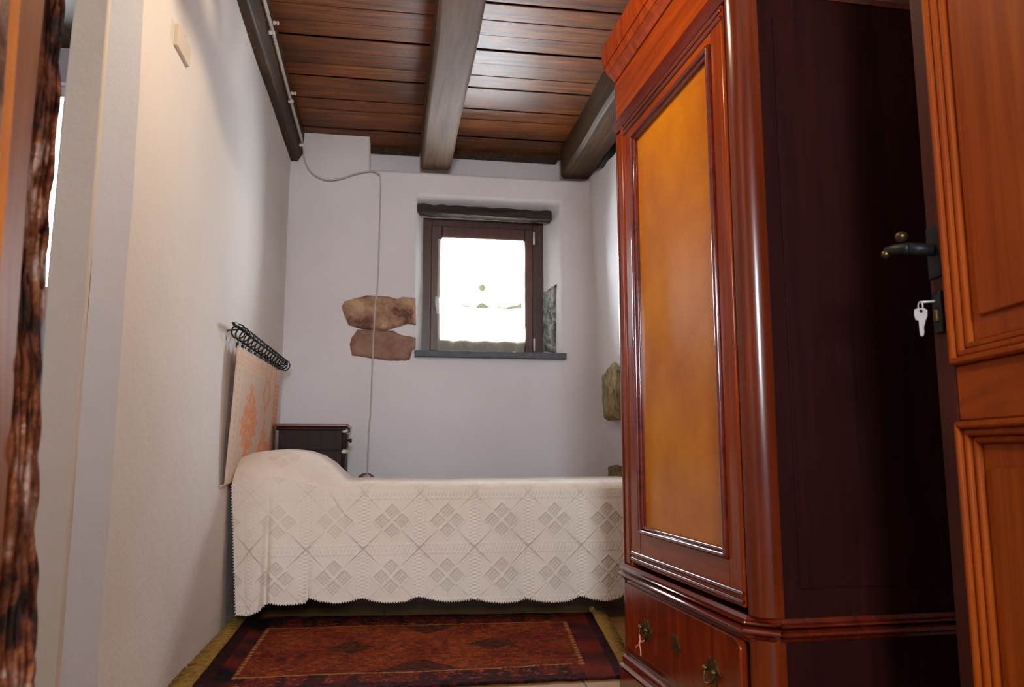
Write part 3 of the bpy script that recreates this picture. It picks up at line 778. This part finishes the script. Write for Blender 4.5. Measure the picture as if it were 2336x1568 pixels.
# textile
TA = Vector(onx(541, 789, -.637)); TB = Vector(onx(637, 846, -.627)); ztb = .60
tap = empty('wall_hanging', (TA.x, TA.y, TA.z), 'orange and cream patterned woven textile hanging on the left wall from rings', 'wall hanging'); x_ = rel(tap)
def tfn(s, t):
    p = TA.lerp(TB, s); z = p.z+(ztb-p.z)*t
    x = p.x-.030*t+.006*math.sin(s*14+t*2)*t-.004*math.sin(s*math.pi*NR)*(1-t)**6 + (-.015*(t > .97))
    return (x, p.y-.035*t*(1-s)*0+.008*math.sin(t*5), z)
OR, CR, GR = lin((230, 160, 122)), lin((230, 202, 180)), lin((212, 190, 174))
def tcol(s, t):
    a = abs(s-.5)*2; b = abs(t-.55)/.45
    n = nz(s*1.2, t, 0, 5)*.16; n2 = nz(s*3, t*3, 4, 9)
    def mix(c, d, k): return tuple(c[i]*(1-k)+d[i]*k for i in range(4))
    if t < .14: return mix(CR, OR, .35 if math.sin(t*230) > .2 and t > .04 else .05)
    if s < .10: return mix(CR, GR, .8 if (math.sin(t*120) > 0 and .04 < s < .075) else 0)
    if s > .86: return mix(OR, CR, .55 if math.sin(t*150) > .5 else .05)
    r1 = abs(s-.33)/.17+abs(t-.52)/.30; r2 = abs(s-.68)/.11+abs(t-.27)/.16; r3 = abs(s-.70)/.15+abs(t-.78)/.30; r4 = abs(s-.45)/.1+abs(t-.95)/.16
    r1 += n+.22*math.sin(t*70)*.6; r3 += n+.2*math.sin(t*60)*.6; r2 += n
    if r1 < .2 or r3 < .2: return mix(OR, lin((245, 190, 110)), .6)
    if r1 < 1 or r3 < 1.05 or r4 < 1: return mix(OR, CR, .35 if n2 > .15 else 0)
    if .7 < r2 < 1.05: return OR
    return mix(GR, CR, .5+.5*max(-1, min(1, n2)))
cl = gridmesh('textile', frange(0, 1, .006), frange(0, 1, .008), tfn, M['tapestry'], tap, xf=x_, colfn=tcol)
so = cl.modifiers.new('thickness', 'SOLIDIFY'); so.thickness = .006
for i in range(NR):
    t = i/(NR-1); p = Vector(tfn(.02+.96*t, 0)); q = ringc[i]+Vector((0, 0, -.030))
    m = MB(); m.tube([q, q.lerp(p, .5), p+Vector((0, 0, .008))], .0018, 6); m.box(p.x-.006, p.x+.006, p.y-.008, p.y+.008, p.z-.006, p.z+.016)
    m.build('clip', M['iron'], tap, xf=x_)

# ================================================================ RUG
Rc = [Vector(onz(540, 1418, 0)), Vector(onz(1366, 1407, 0)), Vector(onz(1404, 1563, 0)), Vector(onz(436, 1568, 0))]
Rc[3] = Rc[3]+(Rc[3]-Rc[0])*-.0
FLc, FRc, NRc, NLc = Rc
NLc = Vector((-.60, 2.62, 0)); NRc = Vector((.80, 2.635, 0)); FRc = Vector((.955, 3.66, 0)); FLc = Vector((-.615, 3.78, 0))
# straighten near edge under the wardrobe corner
ZR = .012
def rfn(s, t):   # s left->right, t near->far
    p = NLc.lerp(NRc, s).lerp(FLc.lerp(FRc, s), t)
    e = .006*nz(p.x, p.y, 0, 3)+.002*nz(p.x, p.y, 2, 20)
    if t > .985: p.y += .010*nz(s*9, 0, 0, 3)
    if t < .015: p.y += .008*nz(s*9, 4, 0, 3)
    return (p.x, p.y, ZR+max(-.006, e))
NAVY, RED, RUST, CREAM, BLK = lin((26, 16, 22)), lin((118, 36, 22)), lin((152, 68, 28)), lin((176, 124, 68)), lin((34, 22, 20))
def rcol(s, t):
    n = nz(s*1.5, t, 0, 6); n2 = .6*nz(s*1.5, t*1.6, 3, 30)+.6*nz(s*2, t*1.5, 3, 75)
    def mix(c, d, k):
        k = max(0, min(1, k)); return tuple(c[i]*(1-k)+d[i]*k for i in range(4))
    # margins of the cream guard line found from the photograph
    x0, x1, y0, y1 = .085, .905, .155, .81
    w = .004
    inx = x0 < s < x1; iny = y0 < t < y1
    def near(a, b, ww): return abs(a-b) < ww
    if (near(s, x0, w*1.4) or near(s, x1, w*1.4)) and y0-.01 < t < y1+.01: return CREAM if math.sin(t*170) > -.5 else RED
    if (near(t, y0, w*1.5) or near(t, y1, w*1.3)) and x0-.005 < s < x1+.005: return CREAM if n2 > -.35 else RED
    if inx and iny:
        a, b = (s-x0)/(x1-x0), (t-y0)/(y1-y0); st = .03*math.floor(b*14)/14
        r = min(abs(a-.30)/.085+abs(b-.50)/.16, abs(a-.74)/.085+abs(b-.50)/.14, abs(a-.53)/.13+abs(b-1.0)/.24, abs(a-.5)/.15+abs(b-.0)/.26)
        if math.floor(r*6)/6+n*.15 < .85: return mix(BLK, RUST, .25+.5*n2)
        g = abs(a-.52)/.28+abs(b-.5)/.8
        c = mix(RUST, RED, .2+n*1.2 if g < 1 else .65+n)
        if n2 > .12: c = mix(c, BLK, .5)
        elif n2 < -.25: c = mix(c, lin((178, 88, 36)), .5)
        return c
    if s < x0-.0 or s > x1:
        if s < .035 or s > .975: return mix(NAVY, RED, .15+n2*.4)
        return mix(RED, NAVY, .35+n*1.6)
    if t < .05 or t > .97: return mix(NAVY, RED, .2+n2)
    k = math.sin(s*75)+n*2
    return mix(RED, NAVY, .75 if k > .3 else .25) if n2 < .3 else mix(RUST, CREAM, .25)
rug = empty('rug', (0.1, 3.15, 0), 'worn red and navy oriental rug on the floor in front of the bed', 'rug'); x_ = rel(rug)
pile = gridmesh('pile', frange(0, 1, .0035), frange(0, 1, .0055), rfn, M['rug'], rug, xf=x_, colfn=rcol)
so = pile.modifiers.new('thickness', 'SOLIDIFY'); so.thickness = .008; so.offset = -1
for side in (0, 1):
    m = MB(); random.seed(8+side)
    for i in range(430):
        t = random.random(); b = Vector(rfn(side, t)); L_ = random.uniform(.05, .085 if side == 0 else .06); sg = -1 if side == 0 else 1
        # lying threads
        dy = random.uniform(-.02, .02); z0 = .012
        m.tube([b+Vector((-.004*sg, 0, 0)), b+Vector((sg*L_*.5, dy*.4, random.uniform(-.002, .006))), Vector((b.x+sg*L_, b.y+dy, random.uniform(.005, .012)))], [.0032, .0028, .0022], 5)
    if side: p = Vector(rfn(1, 1)); m.lathe([(.0, -.01), (.014, -.004), (.018, .006), (.010, .018), (.0, .022)], (p.x+.0, p.y+.01, .016), 'z', 10)
    f = m.build('fringe', M['fringe'], rug, smooth=True, xf=x_); f['kind'] = 'stuff'; f['label'] = 'straw coloured fringe'

# ================================================================ WARDROBE
WX, WY = .774, 2.545                 # far front corner at the floor
WD = Vector((.0325, -1, 0)).normalized()      # toward the camera
WN = Vector((1, .0325, 0)).normalized()       # into the cabinet
W = .84; DP = .54
def wl(s, d, z): return (Vector((WX, WY, 0))+WD*s+WN*d+Vector((0, 0, z)))
wr = empty('wardrobe', wl(.41, .25, 0), 'tall polished wooden wardrobe with honey panelled door and bottom drawer', 'wardrobe')
x_ = rel(wr)
def wbox(m, s0, s1, d0, d1, z0, z1):
    # lateral order arranged so normals can be recalculated
    vs = [wl(s, d, z) for z in (z0, z1) for s, d in ((s0, d0), (s1, d0), (s1, d1), (s0, d1))]
    return m.add(vs, [(3, 2, 1, 0), (4, 5, 6, 7), (0, 1, 5, 4), (1, 2, 6, 5), (2, 3, 7, 6), (3, 0, 4, 7)])
CH = .050
def outline(g):    # plan outline (s,d) with rounded-canted front corners, grown by g
    o = [(-CH-g, DP), (-CH-g, CH-g*.4)]
    for i in range(5):
        a = math.pi/2*i/4; o.append((-g*.3-(CH+g*.7)*(1-math.sin(a)), (CH)-(CH+g)*(1-math.cos(a)) if False else CH-(CH+g)*math.sin(a)))
    for i in range(5):
        a = math.pi/2*(1-i/4); o.append((W+g*.3+(CH+g*.7)*(1-math.sin(a)), CH-(CH+g)*math.sin(a)))
    o += [(W+CH+g, CH-g*.4), (W+CH+g, DP)]; return o
def plan(m, g, z0, z1, g1=None):
    a = outline(g); b = outline(g1 if g1 is not None else g); n = len(a)
    m.add([wl(s, d, z0) for s, d in a]+[wl(s, d, z1) for s, d in b],
          [tuple(range(n))[::-1], tuple(n+i for i in range(n))]+[(i, (i+1) % n, n+(i+1) % n, n+i) for i in range(n)])
    return m
# heights (from the photograph, far front corner)
Z = dict(base=.105, dr0=.125, dr1=.325, wa0=.345, wa1=.392, do0=.405, do1=1.835, ba0=1.84, ba1=1.90, co0=2.055, co1=2.16)
def profile(name, zs, mat):
    m = MB(); 
    for (g0, z0, g1, z1) in zs: plan(m, g0, z0, z1, g1)
    return m.build(name, mat, wr, bevel=0, xf=x_)
profile('plinth', [(.022, 0, .022, .064)]+[(.014+.010*math.sin(math.pi*i/7), .064+.014*i/7, .014+.010*math.sin(math.pi*(i+1)/7), .064+.014*(i+1)/7) for i in range(7)]+[(.012, .078, .012, .088)]+[(.003+.009*math.cos(math.pi/2*i/5), .088+.016*math.sin(math.pi/2*i/5), .003+.009*math.cos(math.pi/2*(i+1)/5), .088+.016*math.sin(math.pi/2*(i+1)/5)) for i in range(5)], M['mahd'])
profile('waist_moulding', [(.004, .340, .010, .348)]+[(.012+.012*math.sin(math.pi*i/9), .348+.018*i/9, .012+.012*math.sin(math.pi*(i+1)/9), .348+.018*(i+1)/9) for i in range(9)]+[(.008+.010*math.sin(math.pi*i/7), .368+.012*i/7, .008+.010*math.sin(math.pi*(i+1)/7), .368+.012*(i+1)/7) for i in range(7)]+[(.008, .380, .001, .388)], M['mahd'])
profile('frieze_moulding', [(.002, 1.862, .010, 1.872), (.010, 1.872, .014, 1.895), (.008, 1.895, .004, 1.91)], M['mahd'])
profile('cornice', [(.004, 2.055, .012, 2.07), (.012, 2.07, .026, 2.085), (.028, 2.085, .036, 2.11), (.040, 2.11, .046, 2.15), (.044, 2.15, .044, 2.19)], M['mah'])
# carcass: side panels, back, top, bottom, corner posts
def post(m, s0, sgn, z0, z1):
    o = []
    for i in range(17):
        a = math.pi/2*i/16; o.append((s0+sgn*CH*(1-math.cos(a)) if False else s0+sgn*CH*math.sin(a), CH-CH*math.cos(a)))
    o += [(s0+sgn*CH, CH+.012), (s0-sgn*.0, CH+.012)]
    m.poly([wl(s, d, z0) for s, d in o], (0, 0, z1-z0)); return m
for s0, sgn in ((0, -1), (W, 1)):
    m = MB(); post(m, s0+(.0), sgn, .388, 1.862); m.build('corner_post', M['mahp'], wr, xf=x_, bevel=.002)
    m = MB(); post(m, s0, sgn, .104, .340); m.build('corner_post', M['mahp'], wr, xf=x_, bevel=.002)
    m = MB(); post(m, s0, sgn, 1.91, 2.055); m.build('corner_post', M['mahp'], wr, xf=x_, bevel=.002)
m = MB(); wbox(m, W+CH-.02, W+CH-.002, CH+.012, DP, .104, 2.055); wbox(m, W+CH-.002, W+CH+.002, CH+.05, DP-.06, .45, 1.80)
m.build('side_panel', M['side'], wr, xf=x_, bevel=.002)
m = MB(); wbox(m, -CH+.002, -CH+.02, CH+.012, DP, .104, 2.055); m.build('side_panel', M['side'], wr, xf=x_, bevel=.002)
m = MB(); wbox(m, -CH+.02, W+CH-.02, DP-.012, DP, .104, 2.055); m.build('back_panel', M['side'], wr, xf=x_)
m = MB(); wbox(m, 0, .040, .004, .03, .388, 1.862); wbox(m, .040, .086, .0, .03, .388, 1.862); wbox(m, .058, .066, -.004, .03, .388, 1.862); m.build('face_frame', M['mah'], wr, xf=x_, bevel=.004)
m = MB(); wbox(m, .834, W, .004, .03, .388, 1.862); m.build('face_frame', M['mah'], wr, xf=x_, bevel=.002)
m = MB(); wbox(m, 0, W, .002, .02, 1.91, 2.055); m.build('frieze', M['mahx'], wr, xf=x_)
m = MB(); wbox(m, 0, W, .004, .03, .104, .128); wbox(m, 0, W, .004, .03, .328, .340); m.build('drawer_rail', M['mahd'], wr, xf=x_, bevel=.002)
# door
door = MB(); D0, D1, Dz0, Dz1 = .089, .830, .402, 1.858
st_w = .078; tp = .070; bt = .098
wbox(door, D0, D0+st_w, -.004, .022, Dz0, Dz1); wbox(door, D1-st_w+.012, D1, -.004, .022, Dz0, Dz1)
dr = door.build('door', M['mah'], wr, xf=x_, bevel=.004)
for za, zb in ((Dz0, Dz0+bt), (Dz1-tp, Dz1)):
    m = MB(); wbox(m, D0+st_w, D1-st_w+.012, -.0035, .021, za, zb); m.build('door_rail', M['mahx'], dr, xf=x_, bevel=.002)
i0, i1, k0, k1 = D0+st_w, D1-st_w+.012, Dz0+bt, Dz1-tp
m = MB(); wbox(m, i0+.004, i1-.004, .008, .016, k0+.004, k1-.004); m.build('door_panel', M['veneer'], dr, xf=x_)
# panel bead: three small steps
m = MB()
for (w0, w1, dd0) in ((0, .007, -.011), (.007, .014, -.006), (.014, .022, .001)):
    wbox(m, i0+w0, i0+w1, dd0, .012, k0+w0, k1-w0); wbox(m, i1-w1, i1-w0, dd0, .012, k0+w0, k1-w0)
    wbox(m, i0+w0, i1-w0, dd0, .012, k0+w0, k0+w1); wbox(m, i0+w0, i1-w0, dd0, .012, k1-w1, k1-w0)
for q in ((.007, -.009, .0065), (.018, -.001, .0045)):
    a_, b_, c_, d_ = i0+q[0], i1-q[0], k0+q[0], k1-q[0]
    for A_, B_ in (((a_, c_), (b_, c_)), ((b_, c_), (b_, d_)), ((b_, d_), (a_, d_)), ((a_, d_), (a_, c_))):
        m.tube([wl(A_[0], q[1], A_[1]), wl(B_[0], q[1], B_[1])], q[2], 14)
m.build('panel_moulding', M['mahd'], dr, xf=x_, bevel=.002)
# astragal along the foot and head of the door
for z in (Dz0+.012, Dz0+.030, Dz1-.014, Dz1-.034):
    m = MB(); m.tube([wl(D0, -.004, z), wl(D1, -.004, z)], .0065, 14); m.build('door_bead', M['mahd'], dr, xf=x_, bevel=.002)
p = wl(.118-.0, -.005, 1.10)
m = MB(); m.poly([wl(.135+.006*math.cos(a), -.006, 1.10+.013*math.sin(a)) for a in [2*math.pi*i/14 for i in range(14)]], WN*.006); m.build('keyhole', M['iron'], dr, xf=x_)
# drawer
m = MB(); o = []
r = .03; X0, X1_, z0, z1 = .016, .806, .130, .330
for cx, cz, a0 in ((X1_-r, z1-r, 0), (X0+.004, z1-.004, 90), (X0+.004, z0+.004, 180), (X1_-.004, z0+.004, 270)):
    rr = r if a0 == 0 else .004
    for i in range(6):
        a = math.radians(a0+90*i/5); o.append((cx+rr*math.cos(a), cz+rr*math.sin(a)))
m.poly([wl(s, -.006, z) for s, z in o], WN*.025)
dw = m.build('drawer', M['drawerw'], wr, xf=x_, bevel=.005, seg=3)
def disc(m, s, z, rs, d0, d1, n=40):
    m.poly([wl(s+rs(a)*math.cos(a), d0, z+rs(a)*math.sin(a)) for a in [2*math.pi*i/n for i in range(n)]], WN*(d1-d0))
hz = .222
for s in (.205, .662):
    # pierced batwing plate
    m = MB(); disc(m, s, hz, lambda a: .028*(1+.35*abs(math.cos(a))**1.5)+.005*math.cos(6*a)+.003*math.cos(10*a), -.009, -.006)
    h = m.build('handle', M['brass'], dw, xf=x_, bevel=.001)
    for e in (-1, 1):
        m = MB(); c = wl(s+e*.024, -.012, hz+.004); m.lathe([(.006, .004), (.007, -.004), (.005, -.010), (.001, -.012)], c, 'x', 10); m.build('post', M['brass'], dw, smooth=True, xf=x_)
    pts = [wl(s+.027*math.cos(a), -.014-.010*abs(math.sin(a)), hz+.004+.030*math.sin(a)) for a in [math.pi+math.pi*i/16 for i in range(17)]]
    m = MB(); m.tube(pts, .0028, 8); m.build('bail', M['brass'], dw, smooth=True, xf=x_)
m = MB(); disc(m, .432, hz+.010, lambda a: .022*(1+.3*abs(math.cos(a+.5)))+.006*math.cos(5*a+.4), -.009, -.006)
e = m.build('escutcheon', M['brass'], dw, xf=x_, bevel=.001)
m = MB(); disc(m, .432, hz+.010, lambda a: .006, -.0105, -.009, 12); m.build('keyhole', M['iron'], dw, xf=x_)
# pink ribbon tied to the far handle
m = MB(); q = wl(.205, -.026, hz-.026)
m.tube(smooth([q, q+Vector((-.004, -.006, -.012)), q+Vector((-.004, .012, -.020)), q+Vector((-.003, .030, -.030))], 5), .0022, 6)
m.tube(smooth([q, q+Vector((-.004, -.004, -.012)), q+Vector((-.003, -.012, -.026)), q+Vector((-.003, -.013, -.044))], 5), .0022, 6)
m.tube(smooth([wl(.202, -.026, hz-.014), q, wl(.218, -.026, hz-.030), wl(.232, -.024, hz-.024)], 5), .0024, 6)
tag(m.build('ribbon', M['ribbon'], smooth=True), 'pink ribbon tied to the farther handle of the wardrobe drawer', 'ribbon')

# ================================================================ OPEN DOOR AT THE RIGHT
DE = Vector((ony(2150, 1031, 1.25)[0], 1.25, 0))
Dd = Vector((-.177, -1, 0)).normalized(); Dn = Vector((1, -.177, 0)).normalized()
d1 = empty('door_1', DE, kind='structure'); d1['label'] = 'open panelled wooden room door at the right edge, key in its lock'; x_ = rel(d1)
def dl(s, d, z): return DE+Dd*s+Dn*d+Vector((0, 0, z))
def dbox(m, s0, s1, a0, a1, z0, z1):
    vs = [dl(s, d, z) for z in (z0, z1) for s, d in ((s0, a0), (s1, a0), (s1, a1), (s0, a1))]
    return m.add(vs, [(3, 2, 1, 0), (4, 5, 6, 7), (0, 1, 5, 4), (1, 2, 6, 5), (2, 3, 7, 6), (3, 0, 4, 7)])
DW = .70
m = MB(); dbox(m, 0, .062, 0, .042, .01, 2.05); dbox(m, DW-.09, DW, 0, .042, .01, 2.05); m.build('stile', M['doord'], d1, bevel=.003, xf=x_)
m = MB(); dbox(m, .062, DW-.09, 0, .042, .80, .895); dbox(m, .062, DW-.09, 0, .042, 1.95, 2.05); dbox(m, .062, DW-.09, 0, .042, .01, .16)
m.build('rail', M['doorx'], d1, bevel=.004, xf=x_)
for z0, z1 in ((.895, 1.95), (.16, .80)):
    m = MB(); 
    for (w0, w1, a) in ((0, .012, -.012), (.012, .024, -.004), (.024, .036, .004)):
        dbox(m, .062+w0, .062+w1, a, .02, z0+w0, z1-w0); dbox(m, DW-.09-w1, DW-.09-w0, a, .02, z0+w0, z1-w0)
        dbox(m, .062+w0, DW-.09-w0, a, .02, z0+w0, z0+w1); dbox(m, .062+w0, DW-.09-w0, a, .02, z1-w1, z1-w0)
    m.build('panel_moulding', M['doorw'], d1, bevel=.004, xf=x_)
    m = MB(); dbox(m, .098, DW-.126, .014, .024, z0+.036, z1-.036); dbox(m, .125, DW-.15, .008, .02, z0+.075, z1-.075)
    m.build('door_panel', M['doorw'], d1, bevel=.003, xf=x_)
# handle: plate, neck, curled lever
zh = 1.105
m = MB(); dbox(m, .008, .052, -.006, 0, zh-.05, zh+.045); m.build('handle_plate', M['iron'], d1, bevel=.002, xf=x_)
m = MB(); m.tube([dl(.030, 0, zh), dl(.030, -.05, zh+.004)], .011, 12); m.tube(smooth([dl(.03, -.046, zh+.004), dl(.006, -.060, zh+.008), dl(-.02, -.062, zh+.012)], 4), [.011, .011, .011, .010, .010, .009, .009, .008, .009], 10)
m.build('door_handle', M['iron'], d1, smooth=True, xf=x_)
m = MB(); m.lathe([(.001, -.010), (.009, -.006), (.011, 0), (.009, .006), (.001, .010)], tuple(dl(.02, -.055, zh+.028)), 'z', 14)
m.lathe([(.001, -.008), (.007, -.004), (.008, 0), (.007, .004), (.001, .008)], tuple(dl(-.012, -.070, zh+.004)), 'z', 14)
m.build('glint_knob', M['brass'], d1, smooth=True, xf=x_)  # brass balls stand in for two highlights on the dark handle
zk = 1.0
m = MB(); dbox(m, .016, .046, -.008, 0, zk-.045, zk+.03); m.build('lock_plate', M['iron'], d1, bevel=.003, xf=x_)
m = MB(); dbox(m, .026, .036, -.013, -.006, zk-.025, zk-.002); m.build('lock_cylinder', M['brass'], d1, bevel=.002, xf=x_)
p0 = dl(.031, -.012, zk+.010); ke = dl(.031, -.052, zk+.010)
ke = Vector(ony(2099, 690, 1.225)); p0 = Vector(ony(2138, 687, 1.225)); p0.y += .0
# key in the lock with a second key hanging from its bow
m = MB(); m.tube([p0, ke], .0022, 8); m.tube([ke+Vector((0, 0, -.007))+Vector((.0, .006*math.cos(a), .008*math.sin(a))) for a in [2*math.pi*i/14 for i in range(14)]], .0012, 6, True)
m.build('lock_key', M['steel'], d1, smooth=True, xf=x_)
Yk = 1.215
ko = [(2087, 706), (2095, 703), (2108, 703), (2116, 707), (2116, 722), (2112, 731), (2111, 737), (2109, 742), (2108, 749), (2109, 757), (2108, 765), (2104, 768), (2100, 765), (2097, 732), (2090, 730), (2087, 720)]
m = MB(); m.poly([ony(u, v, Yk) for u, v in ko], (0, .0022, 0))
kk = m.build('key', M['steel'], bevel=.0006); tag(kk, 'small silver key dangling from the lock of the open door at right', 'key')
m = MB(); c = Vector(ony(2101, 710, Yk-.0006)); m.lathe([(.003, 0), (.003, -.0006)], tuple(c), 'y', 12); m.build('key_hole', M['iron'], kk)

# ================================================================ PENDANT LAMP (unseen above the frame; lights the room, added leaves shade the left wall)
LP = Vector((.12, 1.98, 2.25))
ch = empty('pendant_lamp', (LP.x, LP.y, ZC-.02), 'unseen iron pendant lamp with bare bulb and added leaves that shade the left wall', 'lamp'); x_ = rel(ch)
MB().lathe([(.05, 0), (.05, -.012), (.02, -.035)], (LP.x, LP.y, ZC-.02), 'z', 20).build('canopy', M['iron'], ch, smooth=True, xf=x_)
MB().tube([(LP.x, LP.y, ZC-.03), (LP.x, LP.y, LP.z+.08)], .004, 8).build('lamp_rod', M['iron'], ch, smooth=True, xf=x_)
MB().lathe([(.012, .10), (.022, .07), (.022, .045)], tuple(LP), 'z', 16).build('socket', M['iron'], ch, smooth=True, xf=x_)
bu = MB().lathe([(.001, -.022), (.012, -.018), (.018, -.005), (.017, .008), (.010, .03), (.009, .045)], tuple(LP), 'z', 18).build('bulb', M['bulb'], ch, smooth=True, xf=x_)
LL = LP+Vector((0, 0, -.04))
def shade_leaf(px):  # added blocker, outline shaped to cast the branching shadow on the left wall
    pts = []
    for u, v in px:
        q = Vector(onx(u, v, XL)); pts.append(LL+(q-LL)*.055)
    m = MB(); m.poly(pts, (-.0015, 0, 0)); return m.build('shadow_leaf', M['iron'], ch, xf=x_)
shade_leaf([(392, -60), (412, 40), (448, 100), (478, 190), (510, 320), (556, 420), (600, 500), (634, 600), (646, 640), (652, 480), (625, 360), (590, 290), (560, 250), (530, 190), (512, 150), (496, 90), (478, 50), (462, 0), (455, -60)])
shade_leaf([(482, -60), (492, 40), (504, 120), (514, 150), (512, 60), (505, -60)])
shade_leaf([(524, -60), (524, 60), (520, 130), (528, 180), (545, 120), (556, 40), (580, -60)])
shade_leaf([(548, 215), (566, 120), (580, 60), (600, 140), (640, 300), (650, 420), (610, 330)])
MB().tube([LP+Vector((0, 0, .085)), LP+Vector((-.03, .03, .07)), LP+Vector((-.044, .05, .0))], .003, 6).build('shadow_leaf_stem', M['iron'], ch, xf=x_)

# ================================================================ LIGHT
wd = bpy.data.worlds.new('world'); S.world = wd; wd.use_nodes = True
bg = wd.node_tree.nodes['Background']; bg.inputs[0].default_value = (.83, .92, 1.0, 1); bg.inputs[1].default_value = 105.0
def area(name, loc, rot, sx_, sy_, power=0, col=(1, 1, 1), portal=False):
    l = bpy.data.lights.new(name, 'AREA'); l.shape = 'RECTANGLE'; l.size = sx_; l.size_y = sy_; l.energy = power; l.color = col
    if portal: l.cycles.is_portal = True
    o = bpy.data.objects.new(name, l); C.objects.link(o); o.location = loc; o.rotation_euler = rot; return o
area('portal_window', (.64, 5.43, 1.9), (-math.pi/2, 0, 0), .84, .97, 1, portal=True)
area('portal_adjoining', (-1.64, 3.92, 1.96), (-math.pi/2, 0, 0), .36, 1.02, 1, portal=True)
area('portal_hall', (.035, -1.59, 1.575), (math.pi/2, 0, 0), .46, .64, 1, portal=True)
l = bpy.data.lights.new('lamp_light', 'POINT'); l.energy = 29; l.color = (1, .78, .54); l.shadow_soft_size = .004
o = bpy.data.objects.new('lamp_light', l); C.objects.link(o); o.location = LL
S.cycles.max_bounces = 8; S.cycles.diffuse_bounces = 6; S.cycles.transparent_max_bounces = 12
S.cycles.sample_clamp_indirect = 6
